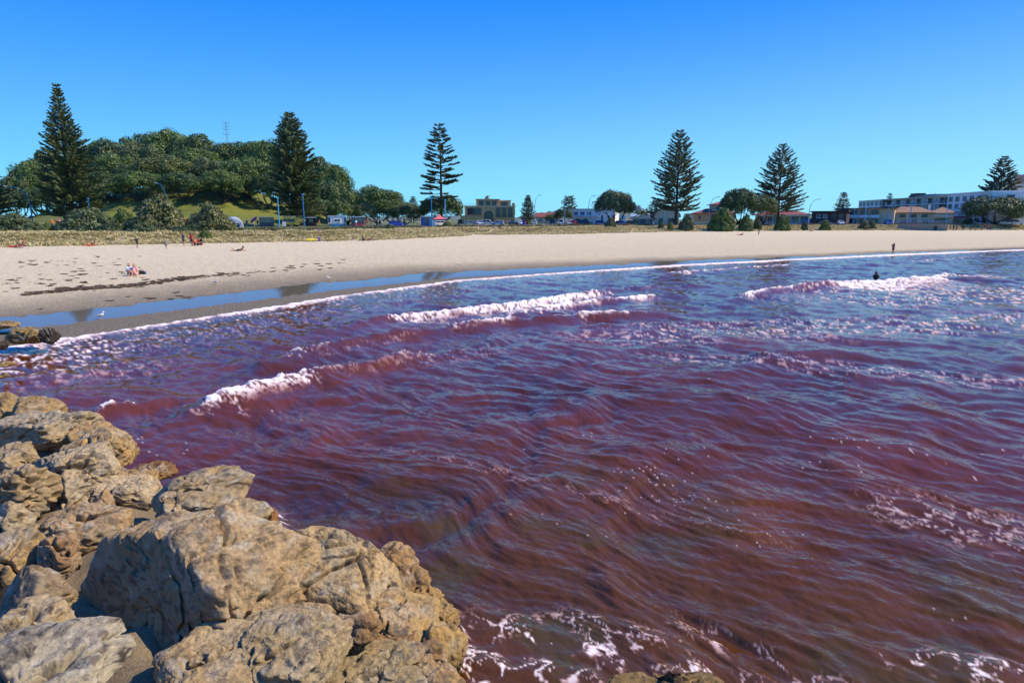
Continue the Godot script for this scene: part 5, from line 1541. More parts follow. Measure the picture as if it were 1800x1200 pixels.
func car(label: String, px: float, d: float, turn: float, paint: String, shape := "hatch", h := -99.0) -> void:
	if not car_cache.has(shape):
		var l := 4.3
		var tall := 1.48
		match shape:
			"suv": l = 4.6; tall = 1.78
			"van": l = 4.9; tall = 2.0
			"sedan": l = 4.7; tall = 1.42
		var hl := l / 2.0
		var body := Mb.new()
		body.prism(PackedVector2Array([Vector2(-hl, 0.32), Vector2(hl - 0.05, 0.30), Vector2(hl, 0.55), Vector2(hl - 0.12, 0.78), Vector2(hl - 1.1, 0.94), Vector2(-hl + 0.3, 0.98), Vector2(-hl, 0.85)]), -0.86, 0.86)
		var f0 := hl - 1.15
		var f1 := f0 - (tall - 0.95) * 1.15
		var r0 := -hl + (0.18 if shape != "sedan" else 0.75)
		var r1 := r0 + (0.28 if shape != "sedan" else 0.55)
		var cab := Mb.new()
		var k := 0
		for s in [-1.0, 1.0]:
			cab.v.append_array([Vector3(r0, 0.96, s * 0.82), Vector3(f0, 0.94, s * 0.82), Vector3(f1, tall - 0.05, s * 0.64), Vector3(r1, tall - 0.05, s * 0.64)])
		for q in 8: cab.c.append(Color.WHITE)
		for f in [[0, 1, 2, 3], [5, 4, 7, 6], [1, 5, 6, 2], [4, 0, 3, 7]]:
			cab.i.append_array([f[0], f[1], f[2], f[0], f[2], f[3]])
		var roof := Mb.new()
		roof.box(Vector3((f1 + r1) / 2.0, tall - 0.02, 0), Vector3(f1 - r1 + 0.12, 0.07, 1.36), Color.WHITE, Basis(), Vector2(0.93, 0.9))
		for s in [-1.0, 1.0]:
			for e in [[f0, f1, 1.0], [r0, r1, 1.0], [(f0 + r0) / 2.0 - 0.1, (f1 + r1) / 2.0 - 0.05, 0.9]]:
				roof.tube([Vector3(e[0], 0.95, s * 0.825), Vector3(e[1], tall - 0.03, s * 0.65)], [0.05, 0.045], 4)
		var tyre := Mb.new()
		tyre.tube([Vector3(0, 0, -0.11), Vector3(0, 0, -0.09), Vector3(0, 0, 0.09), Vector3(0, 0, 0.11)], [0.27, 0.32, 0.32, 0.27], 16)
		var rim := Mb.new()
		rim.tube([Vector3(0, 0, -0.118), Vector3(0, 0, 0.118)], [0.2, 0.2], 12)
		var lens := Mb.new()
		lens.box(Vector3.ZERO, Vector3(0.10, 0.14, 0.34))
		var tail := Mb.new()
		tail.box(Vector3.ZERO, Vector3(0.08, 0.22, 0.24))
		var plate := Mb.new()
		plate.box(Vector3.ZERO, Vector3(0.04, 0.12, 0.46))
		var bump := Mb.new()
		bump.box(Vector3(hl - 0.02, 0.40, 0), Vector3(0.12, 0.16, 1.5)); bump.box(Vector3(-hl + 0.02, 0.42, 0), Vector3(0.12, 0.16, 1.5))
		car_cache[shape] = [body, cab.mesh(M.glass), roof, tyre.mesh(M.tyre), rim.mesh(M.rim), lens.mesh(M.chrome_lens), tail.mesh(M.red_lens), plate.mesh(M.white), bump.mesh(M.frame), hl, body.mesh(M.p_white), roof.mesh(M.p_white)]
	var c: Array = car_cache[shape]
	var p := stand(px, d, h)
	var t := thing("parked_car", label, "car", p, facing(p) + turn, "cars parked behind the dune")
	put("body", c[10], t, M[paint])
	put("windows", c[1], t)
	put("roof", c[11], t, M[paint])
	put("bumper", c[8], t)
	var hl: float = c[9]
	for sx in [-1.0, 1.0]:
		for s in [-1.0, 1.0]:
			var w := put("wheel", c[3], t)
			w.position = Vector3(sx * (hl - 0.82), 0.32, s * 0.78)
			put("rim", c[4], w)
			var li := put("headlight" if sx > 0 else "tail_light", c[5] if sx > 0 else c[6], t)
			li.position = Vector3(sx * (hl - 0.07), 0.68 if sx > 0 else 0.78, s * 0.62)
		put("number_plate", c[7], t).position = Vector3(sx * (hl + 0.045), 0.46, 0)

func lamp_post(label: String, px: float, ytop: float, d: float, arm: float, m: Material, h := -99.0) -> void:
	# a bent pole with a flat lamp head; arm is how far it reaches to the right (or left when negative)
	var p := stand(px, d, h)
	var t := thing("street_lamp", label, "street lamp", p, facing(p), "street lamps along the beach road")
	var tall := height_to(ytop, d) - p.y
	var b := Mb.new()
	var path := [Vector3(0, -0.3, 0), Vector3(0, tall * 0.55, 0)]
	var rad := [0.13, 0.11]
	for k in 7:
		var u := (k + 1) / 7.0
		path.append(Vector3(arm * u * u, tall * (0.55 + 0.45 * sin(u * PI / 2.0) * 0.99), 0))
		rad.append(lerpf(0.10, 0.06, u))
	b.tube(path, rad, 8)
	put("pole", b.mesh(m), t)
	var f := Mb.new()
	f.lathe([Vector2(0.22, 0), Vector2(0.20, 0.35), Vector2(0.14, 0.4)], 8)
	put("base_collar", f.mesh(m), t)
	var hd := Mb.new()
	var s := signf(arm)
	hd.box(Vector3(arm + s * 0.35, tall + 0.02, 0), Vector3(0.9, 0.16, 0.34), Color.WHITE, Basis(Vector3.BACK, s * 0.25), Vector2(0.8, 0.7))
	var head := put("lamp_head", hd.mesh(M.lamp), t)
	var gl := Mb.new()
	gl.box(Vector3(arm + s * 0.37, tall - 0.07, 0), Vector3(0.6, 0.05, 0.24), Color.WHITE, Basis(Vector3.BACK, s * 0.25))
	put("lens", gl.mesh(M.chrome_lens), head)

func light_pole(label: String, px: float, ytop: float, d: float, m: Material, heads := 1, h := -99.0) -> void:
	# a straight pole with a small lantern on top
	var p := stand(px, d, h)
	var t := thing("lamp_pole", label, "lamp post", p, facing(p), "straight lamp posts of the beach front")
	var tall := height_to(ytop, d) - p.y
	var b := Mb.new()
	b.tube([Vector3(0, -0.3, 0), Vector3(0, tall * 0.5, 0), Vector3(0, tall - 0.5, 0)], [0.16, 0.14, 0.11], 8)
	put("pole", b.mesh(m), t)
	for k in heads:
		var l := Mb.new()
		if heads == 1:
			l.lathe([Vector2(0.1, tall - 0.55), Vector2(0.26, tall - 0.4), Vector2(0.24, tall - 0.1), Vector2(0.06, tall)], 8)
		else:
			var s := -1.0 if k == 0 else 1.0
			l.tube([Vector3(0, tall - 0.6, 0), Vector3(s * 0.9, tall - 0.2, 0)], [0.05, 0.05], 6)
			l.lathe([Vector2(0.08, tall - 0.25), Vector2(0.24, tall - 0.1), Vector2(0.2, tall + 0.12), Vector2(0.05, tall + 0.2)], 8, Color.WHITE, Vector3(s * 0.95, 0, 0))
		put("lantern", l.mesh(M.lamp if heads > 1 else m), t)

func caravan(label: String, px: float, d: float, w: float, tall: float, wall: Material, trim: Material, style: int) -> void:
	var p := stand(px, d, FLAT)
	var t := thing(["trailer_stall", "camper", "market_stall"][style], label, ["trailer", "camper", "stall"][style], p, facing(p))
	if style == 1:
		# a rounded camper with a pop-up roof
		var o := PackedVector2Array([Vector2(-w / 2, 0.45), Vector2(w / 2 - 0.1, 0.45), Vector2(w / 2, 0.9), Vector2(w / 2 - 0.25, 1.6), Vector2(w / 2 - 0.7, tall - 0.1), Vector2(w / 2 - 1.1, tall), Vector2(-w / 2 + 0.3, tall), Vector2(-w / 2, tall - 0.35)])
		var b := Mb.new()
		b.prism(o, -0.95, 0.95)
		put("body", b.mesh(wall), t)
		block("roof_rack", t, Vector3(-0.2, tall + 0.1, 0), Vector3(w * 0.8, 0.18, 1.5), trim)
		win(t, 0.0, tall * 0.66, 1.7, 0.7, 0.95)
		win(t, -w * 0.33, tall * 0.66, 0.8, 0.6, 0.95)
		block("windscreen", t, Vector3(w / 2 - 0.42, tall * 0.7, 0), Vector3(0.5, 0.6, 1.6), M.glass)
		block("fridge_box", t, Vector3(-w * 0.42, 0.7, 1.6), Vector3(0.9, 1.1, 0.7), M.white)
	elif style == 0:
		block("body", t, Vector3(0, tall / 2.0 + 0.25, 0), Vector3(w, tall - 0.3, 2.2), wall)
		block("roof", t, Vector3(0, tall + 0.16, 0), Vector3(w + 0.12, 0.12, 2.34), M.white)
		block("end_panel", t, Vector3(-w / 2 + 0.35, tall * 0.65, 1.13), Vector3(0.5, tall * 0.5, 0.06), M.p_navy)
		block("end_panel", t, Vector3(w / 2 - 0.35, tall * 0.65, 1.13), Vector3(0.5, tall * 0.5, 0.06), M.p_navy)
		block("counter", t, Vector3(-w * 0.36, 0.75, 1.5), Vector3(w * 0.3, 0.14, 0.7), M.cream)
		block("counter", t, Vector3(w * 0.34, 0.75, 1.5), Vector3(w * 0.26, 0.14, 0.7), M.cream)
		block("skirt", t, Vector3(0, 0.35, 1.13), Vector3(w - 0.2, 0.5, 0.08), trim)
		win(t, 0.0, tall * 0.6, w * 0.34, tall * 0.32, 1.1, M.frame_white, 0.0, "serving_hatch")
	else:
		block("floor", t, Vector3(0, 0.2, 0), Vector3(w, 0.3, 2.2), trim)
		block("back_wall", t, Vector3(0, tall / 2.0, -1.05), Vector3(w, tall - 0.3, 0.1), wall)
		for s in [-1.0, 1.0]: block("side_wall", t, Vector3(s * (w / 2 - 0.05), tall / 2.0, -0.1), Vector3(0.1, tall - 0.32, 1.8), trim)
		block("roof", t, Vector3(0, tall, 0.15), Vector3(w + 0.3, 0.14, 2.9), M.white)
		block("counter", t, Vector3(0, 0.95, 0.75), Vector3(w - 0.5, 0.12, 0.6), M.wood)
		block("counter_front", t, Vector3(0, 0.6, 0.7), Vector3(w - 0.6, 0.6, 0.08), trim)
		block("poster", t, Vector3(0, tall * 0.68, -0.98), Vector3(w * 0.45, tall * 0.3, 0.03), M.p_silver)
	for s in [-1.0, 1.0]:
		var b := Mb.new()
		b.tube([Vector3(s * w * 0.2, 0.3, 0.85), Vector3(s * w * 0.2, 0.3, 1.05)], [0.3, 0.3], 14)
		if style < 2: put("wheel", b.mesh(M.tyre), t)

func make_front() -> void:
	# lamps
	lamp_post("tall curved blue lamp post at the hill's left foot", 58, 328, 148, -3.6, M.steel_blue)
	lamp_post("curved blue lamp on the hill below the olive-brown tree", 296, 322, 172, -1.6, M.steel_blue)
	light_pole("short blue lamp post below the tallest pine", 160, 347, 150, M.steel_blue)
	light_pole("teal lamp post left of the yellow camper", 491, 346, 158, M.p_skyblue, 1, FLAT)
	light_pole("blue lamp post right of the yellow camper, before the dense pine", 535, 340, 160, M.steel_blue, 1, FLAT)
	light_pole("blue lamp post left of the pink gazebo, under the gappy pine", 759, 347, 172, M.steel_blue, 1, FLAT)
	light_pole("teal lamp post right of the pink gazebo, with two small lanterns", 783, 350, 172, M.p_skyblue, 1, FLAT)
	lamp_post("curved lamp between the small pointed pine and the white house", 940, 343, 230, 1.5, M.steel_grey)
	light_pole("blue lamp post with two lanterns left of the white house", 992, 354, 215, M.steel_blue, 2, FLAT)
	lamp_post("curved lamp over the white and blue house", 1034, 344, 222, 1.6, M.p_skyblue)
	light_pole("blue lamp post before the curved blue roof", 1166, 356, 205, M.p_skyblue, 1, FLAT)
	lamp_post("curved lamp before the orange house", 1246, 346, 212, 2.3, M.p_skyblue)
	lamp_post("curved lamp right of the wide pine", 1421, 350, 216, 2.4, M.steel_grey)
	light_pole("first blue lamp post before the motel, from the left", 1500, 366, 218, M.steel_blue, 1, FLAT)
	light_pole("blue lamp post at the middle of the motel front", 1520, 364, 218, M.p_skyblue, 1, FLAT)
	light_pole("blue lamp post between motel and tiled house", 1559, 358, 214, M.steel_blue, 2, FLAT)
	light_pole("blue lamp post in front of the tiled roof", 1599, 360, 214, M.steel_blue, 2, FLAT)
	light_pole("teal lamp post before the white shop", 1663, 366, 222, M.p_skyblue, 1, FLAT)
	# radio mast on the hill
	var mp := stand(411, 228)
	var mast := thing("radio_mast", "thin lattice radio mast rising over the hill's trees", "mast", mp, 0.3)
	var mh := height_to(213, 228) - mp.y
	var lat := Mb.new()
	for k in 3:
		var a := TAU * k / 3.0
		lat.tube([Vector3(cos(a) * 0.35, 0, sin(a) * 0.35), Vector3(cos(a) * 0.12, mh, sin(a) * 0.12)], [0.06, 0.05], 5)
	for k in 22:
		var y0 := mh * k / 22.0
		var a := TAU * k / 3.0
		lat.tube([Vector3(cos(a) * 0.3, y0, sin(a) * 0.3), Vector3(cos(a + 2.1) * 0.28, y0 + mh / 22.0, sin(a + 2.1) * 0.28)], [0.03, 0.03], 4)
	put("lattice", lat.mesh(M.lamp), mast)
	for y in [0.97, 0.92, 0.87, 0.80]:
		var arm := Mb.new()
		arm.box(Vector3(0, mh * y, 0), Vector3(1.9, 0.09, 0.09)); arm.box(Vector3(0.9, mh * y + 0.3, 0), Vector3(0.1, 0.7, 0.1)); arm.box(Vector3(-0.9, mh * y + 0.3, 0), Vector3(0.1, 0.7, 0.1))
		put("antenna", arm.mesh(M.lamp), mast)
	# stalls and trailers on the lawn
	caravan("white open-fronted stall left of the teal lamp post", 469, 163, 3.5, 2.5, M.white, M.p_navy, 2)
	caravan("yellow camper with a dark side window", 512, 164, 4.1, 2.5, M.p_yellow, M.cream, 1)
	caravan("small dark stall with orange goods, behind the blue lamp post", 547, 166, 2.6, 2.3, M.brown, M.brown, 2)
	caravan("long pale blue-white trailer with dark ends", 593, 164, 4.6, 2.55, M.plaster, M.p_skyblue, 0)
	caravan("painted stall with sky blue wall and white roof", 630, 164, 3.6, 2.5, M.p_skyblue, M.canvas_pink, 2)
	caravan("blue and white container stall left of the pink gazebo", 751, 168, 3.2, 2.6, M.white, M.p_blue, 2)
	block("door_panel", get_node("market_stall_003"), Vector3(-0.9, 1.3, 1.15), Vector3(0.7, 2.2, 0.08), M.p_blue)
	block("door_panel", get_node("market_stall_003"), Vector3(1.0, 1.3, 1.15), Vector3(0.8, 2.2, 0.08), M.p_skyblue)
	# pink gazebo
	var gp := stand(773, 168, FLAT)
	var gz := thing("gazebo", "pink peaked gazebo beside the container stall", "gazebo", gp, facing(gp))
	var roof := Mb.new()
	for k in 4:
		var a := TAU * (k + 0.5) / 4.0
		var b := TAU * (k + 1.5) / 4.0
		var q := [Vector3(cos(a) * 2.4, 1.95, sin(a) * 2.4), Vector3(cos(b) * 2.4, 1.95, sin(b) * 2.4), Vector3(cos(b) * 0.9, 2.45, sin(b) * 0.9), Vector3(cos(a) * 0.9, 2.45, sin(a) * 0.9), Vector3(0, 3.25, 0)]
		roof.quad(q[0], q[1], q[2], q[3]); roof.tri(q[3], q[4], q[2])
		roof.quad(q[0] - Vector3(0, 0.3, 0), q[1] - Vector3(0, 0.3, 0), q[1], q[0])
	put("canopy", roof.mesh(M.canvas_pink), gz)
	for k in 4:
		var a := TAU * (k + 0.5) / 4.0
		block("leg", gz, Vector3(cos(a) * 2.3, 0.95, sin(a) * 2.3), Vector3(0.08, 1.95, 0.08), M.white)
	block("side_cloth", gz, Vector3(-1.5, 0.9, 1.66), Vector3(0.9, 1.7, 0.04), M.white)
	# dome tent
	var tp := stand(411, 150, FLAT)
	var tent := thing("dome_tent", "grey and blue dome tent beside the tall dune shrub", "tent", tp, facing(tp))
	var fly := Mb.new()
	var prev := []
	for j in 9:
		var v := j / 8.0
		var ring := []
		for k in 17:
			var a := PI * k / 16.0
			ring.append(Vector3(-cos(a) * 2.2 * (1.0 - 0.15 * absf(v - 0.5)), sin(a) * 2.7 * (0.75 + 0.5 * v * (1.2 - v)), lerpf(1.4, -1.8, v)))
		if j > 0:
			for k in 16: fly.quad(prev[k], prev[k + 1], ring[k + 1], ring[k])
		else:
			for k in 16: fly.tri(Vector3(0, 0, 1.5), ring[k + 1], ring[k])
		prev = ring
	put("fly_sheet", fly.mesh(M.p_silver), tent)
	for x in [-0.9, 0.2, 1.1]: block("stripe", tent, Vector3(x, 0.8, 1.5), Vector3(0.16, 1.3, 0.05), M.p_blue).rotation.z = -x * 0.25
	block("door_flap", tent, Vector3(0.75, 0.5, 1.52), Vector3(0.6, 0.9, 0.06), M.black)
	# parasol by the white stall
	var pp := stand(447, 158, FLAT)
	var par := thing("parasol", "tilted purple parasol left of the white open-fronted stall", "parasol", pp, 0.0)
	var cl := Mb.new()
	cl.lathe([Vector2(1.1, 0), Vector2(0.8, 0.25), Vector2(0.05, 0.45)], 10)
	var can := put("canopy", cl.mesh(M.c_purple), par)
	can.position = Vector3(0, 1.7, 0); can.rotation.z = 0.8
	var pole := Mb.new()
	pole.tube([Vector3.ZERO, Vector3(-0.2, 1.9, 0)], [0.03, 0.03], 6)
	put("pole", pole.mesh(M.white), par)
	# cars
	car("bright blue hatchback on the sand track left of the container stall", 698, 166, 0.15, "p_blue", "hatch", FLAT)
	car("white car half hidden behind the leafy shrub by the gazebo", 776, 172, 0.4, "p_white", "hatch", FLAT)
	var row := [[811, "p_dark", "suv", "dark off-roader first in the row before the arched building"], [826, "p_silver", "hatch", "silver hatchback second in the row before the arched building"], [842, "p_white", "hatch", "white hatchback seen end-on under the terrace wall"], [858, "p_silver", "suv", "silver off-roader right below the dark arch"], [875, "p_white", "hatch", "white hatchback just right of the arch"], [901, "p_dark", "sedan", "dark saloon before the right end of the arched building"], [914, "p_white", "sedan", "white saloon left of the coloured bins"], [939, "p_white", "hatch", "white hatchback right of the coloured bins"], [973, "p_dark", "van", "dark van before the low red roof"], [987, "p_white", "suv", "white off-roader between the dark van and the two-lantern lamp post"], [998, "p_silver", "sedan", "silver saloon right of the two-lantern lamp post"], [1009, "p_red", "hatch", "red hatchback before the white and blue house"], [1019, "p_navy", "hatch", "navy hatchback right of the red one"], [1030, "p_navy", "suv", "navy off-roader under the curved lamp by the white house"], [1056, "p_blue", "hatch", "blue hatchback left of the lone grey-leaved tree"], [1090, "p_blue", "sedan", "blue saloon right of the lone tree's trunk"], [1110, "p_dark", "hatch", "dark hatchback left of the gabled shelter"], [1452, "p_navy", "sedan", "navy saloon before the dark brown building"], [1478, "p_white", "hatch", "white hatchback left of the motel's brown wall"], [1562, "p_blue", "suv", "bright blue off-roader at the left end of the ramp wall"], [1718, "p_dark", "sedan", "dark saloon left of the umbrella-shaped tree's trunk"], [1770, "p_silver", "hatch", "silver hatchback right of the umbrella-shaped tree's trunk"], [1786, "p_white", "suv", "white off-roader near the right edge"]]
	for c in row: car(c[3], c[0], 208.0 + 0.012 * absf(c[0] - 900.0), [0.2, 1.4, -1.35, 1.5, 0.1, 2.9][int(c[0]) % 6], c[1], c[2], FLAT)
	# bins
	for b in [[921, "p_blue", "blue bin"], [926.5, "p_red", "red bin"], [931.5, "p_yellow", "yellow bin"]]:
		var p := stand(b[0], 205, FLAT)
		var t := thing("recycling_bin", "tall %s of the coloured bins before the small pointed pine" % b[2], "bin", p, facing(p), "coloured bins by the car row")
		var body := Mb.new()
		body.box(Vector3(0, 0.75, 0), Vector3(0.86, 1.5, 0.8), Color.WHITE, Basis(), Vector2(1.08, 1.08))
		put("body", body.mesh(M[b[1]]), t)
		block("lid", t, Vector3(0, 1.56, 0), Vector3(0.98, 0.12, 0.9), M[b[1]])
		block("slot", t, Vector3(0, 1.2, 0.44), Vector3(0.5, 0.12, 0.04), M.black)
	# fence posts along the lawn edge
	for k in 14:
		var px := 948.0 + k * 11.5 + (k % 3) * 2.0
		var p := stand(px, 196.0)
		var t := thing("fence_post", "wooden post %s of the row along the lawn edge" % ["at the left end", "second from the left", "third from the left", "fourth from the left", "fifth from the left", "sixth from the left", "seventh from the left", "seventh from the right", "sixth from the right", "fifth from the right", "fourth from the right", "third from the right", "second from the right", "at the right end"][k], "post", p, 0.0, "posts along the lawn edge")
		var b := Mb.new()
		b.tube([Vector3(0, -0.3, 0), Vector3(0, 0.95, 0), Vector3(0, 1.0, 0)], [0.11, 0.1, 0.05], 7)
		put("post", b.mesh(M.wood), t)
	# white marker posts by the stalls
	for q in [[646.5, "left white marker post between the painted stall and the blue car"], [664.5, "middle white marker post, left of the blue car"], [707, "white marker post behind the blue car's nose"], [725, "white marker post right of the blue car"]]:
		var p := stand(q[0], 163, FLAT)
		var t := thing("marker_post", q[1], "post", p, 0.0, "white posts by the stalls")
		var b := Mb.new()
		b.tube([Vector3(0, -0.2, 0), Vector3(0, 2.2, 0), Vector3(0, 2.3, 0)], [0.12, 0.11, 0.04], 8)
		put("post", b.mesh(M.concrete), t)
		block("band", t, Vector3(0, 1.5, 0), Vector3(0.25, 0.5, 0.25), M.c_orange if q[0] < 650 else M.white)
	# post standing on the beach, driftwood, boards
	var wp := on_level(1334, 409, 2.0)
	var post := thing("beach_post", "lone dark wooden post standing on the sand before the domed tree", "post", Vector3(wp.x, ground_y(wp.x, wp.z), wp.z))
	var pb := Mb.new()
	pb.tube([Vector3(0, -0.4, 0), Vector3(0.1, 1.3, 0), Vector3(0.12, 1.4, 0)], [0.14, 0.12, 0.07], 8)
	put("post", pb.mesh(M.wood), post)
	for w in [[176, 431, 5.6, "long grey driftwood log on the sand below the largest dune shrubs"], [1513, 403, 2.2, "short dark driftwood log on the sand before the motel"], [1175, 404, 4.0, "driftwood logs heaped at the dune foot below the broad pine"]]:
		var g := on_level(w[0], w[1], 1.9)
		var t := thing("driftwood", w[3], "driftwood", Vector3(g.x, ground_y(g.x, g.z) + 0.12, g.z), facing(g))
		var b := Mb.new()
		b.tube([Vector3(-w[2] / 2, 0, 0), Vector3(-w[2] / 4, 0.07, 0.1), Vector3(w[2] / 5, 0.0, -0.05), Vector3(w[2] / 2, 0.05, 0.1)], [0.13, 0.2, 0.19, 0.08], 8)
		put("log", b.mesh(M.wood), t)
		var c := Mb.new()
		c.tube([Vector3(w[2] / 6, 0.1, 0), Vector3(w[2] / 3.4, 0.45, 0.1)], [0.09, 0.04], 6)
		put("branch", c.mesh(M.wood), t)

# ---------------------------------------------------------------- people and birds
func nets(bones: Array, cell: float, k: float) -> ArrayMesh:
	# bones [from, to, radius, radius]: a smooth joined skin, meshed as surface nets
	var lo := Vector3(1e9, 1e9, 1e9)
	var hi := -lo
	for b in bones:
		var r: float = maxf(b[2], b[3]) + cell * 2.0
		lo = lo.min(b[0] - Vector3.ONE * r).min(b[1] - Vector3.ONE * r)
		hi = hi.max(b[0] + Vector3.ONE * r).max(b[1] + Vector3.ONE * r)
	var n := Vector3i(((hi - lo) / cell).ceil()) + Vector3i.ONE
	var f := PackedFloat32Array()
	f.resize(n.x * n.y * n.z)
	f.fill(1.0)
	for b in bones:
		var r: float = maxf(b[2], b[3]) + cell * 2.0 + k
		var p0: Vector3 = ((b[0] as Vector3).min(b[1]) - Vector3.ONE * r - lo) / cell
		var p1: Vector3 = ((b[0] as Vector3).max(b[1]) + Vector3.ONE * r - lo) / cell
		var ab: Vector3 = b[1] - b[0]
		var l2 := maxf(ab.length_squared(), 1e-8)
		for z in range(maxi(0, int(p0.z)), mini(n.z, int(p1.z) + 2)):
			for y in range(maxi(0, int(p0.y)), mini(n.y, int(p1.y) + 2)):
				for x in range(maxi(0, int(p0.x)), mini(n.x, int(p1.x) + 2)):
					var p := lo + Vector3(x, y, z) * cell
					var t := clampf((p - b[0]).dot(ab) / l2, 0.0, 1.0)
					var d: float = p.distance_to(b[0] + ab * t) - lerpf(b[2], b[3], t)
					var o := x + n.x * (y + n.y * z)
					var e := f[o]
					var h := maxf(k - absf(d - e), 0.0) / k
					f[o] = minf(d, e) - h * h * k * 0.25
	var where := {}
	var m := Mb.new()
	for z in n.z - 1:
		for y in n.y - 1:
			for x in n.x - 1:
				var o := x + n.x * (y + n.y * z)
				var sum := Vector3.ZERO
				var cnt := 0
				var c := [f[o], f[o + 1], f[o + n.x], f[o + n.x + 1], f[o + n.x * n.y], f[o + n.x * n.y + 1], f[o + n.x * n.y + n.x], f[o + n.x * n.y + n.x + 1]]
				var ins := 0
				for q in 8:
					if c[q] < 0.0: ins += 1
				if ins == 0 or ins == 8: continue
				for e in [[0, 1], [2, 3], [4, 5], [6, 7], [0, 2], [1, 3], [4, 6], [5, 7], [0, 4], [1, 5], [2, 6], [3, 7]]:
					var a: float = c[e[0]]
					var b: float = c[e[1]]
					if (a < 0.0) != (b < 0.0):
						var t := a / (a - b)
						sum += Vector3(e[0] & 1, (e[0] >> 1) & 1, e[0] >> 2).lerp(Vector3(e[1] & 1, (e[1] >> 1) & 1, e[1] >> 2), t)
						cnt += 1
				where[o] = m.v.size()
				m.v.append(lo + (Vector3(x, y, z) + sum / cnt) * cell)
				m.n.append(Vector3(c[1] + c[3] + c[5] + c[7] - c[0] - c[2] - c[4] - c[6], c[2] + c[3] + c[6] + c[7] - c[0] - c[1] - c[4] - c[5], c[4] + c[5] + c[6] + c[7] - c[0] - c[1] - c[2] - c[3]).normalized())
				m.c.append(Color.WHITE)
	var step := [1, n.x, n.x * n.y]
	for o in where:
		for ax in 3:
			var s: int = step[ax]
			if o + s >= f.size() or (f[o] < 0.0) == (f[o + s] < 0.0): continue
			var u: int = step[(ax + 1) % 3]
			var w: int = step[(ax + 2) % 3]
			if not (where.has(o - u) and where.has(o - w) and where.has(o - u - w)): continue
			var q := [where[o], where[o - u], where[o - u - w], where[o - w]]
			if f[o] < 0.0: m.i.append_array([q[0], q[2], q[1], q[0], q[3], q[2]])
			else: m.i.append_array([q[0], q[1], q[2], q[0], q[2], q[3]])
	return m.mesh(null)

func v3(x: float, y: float, z: float) -> Vector3:
	return Vector3(x, y, z)

var pose_cache := {}

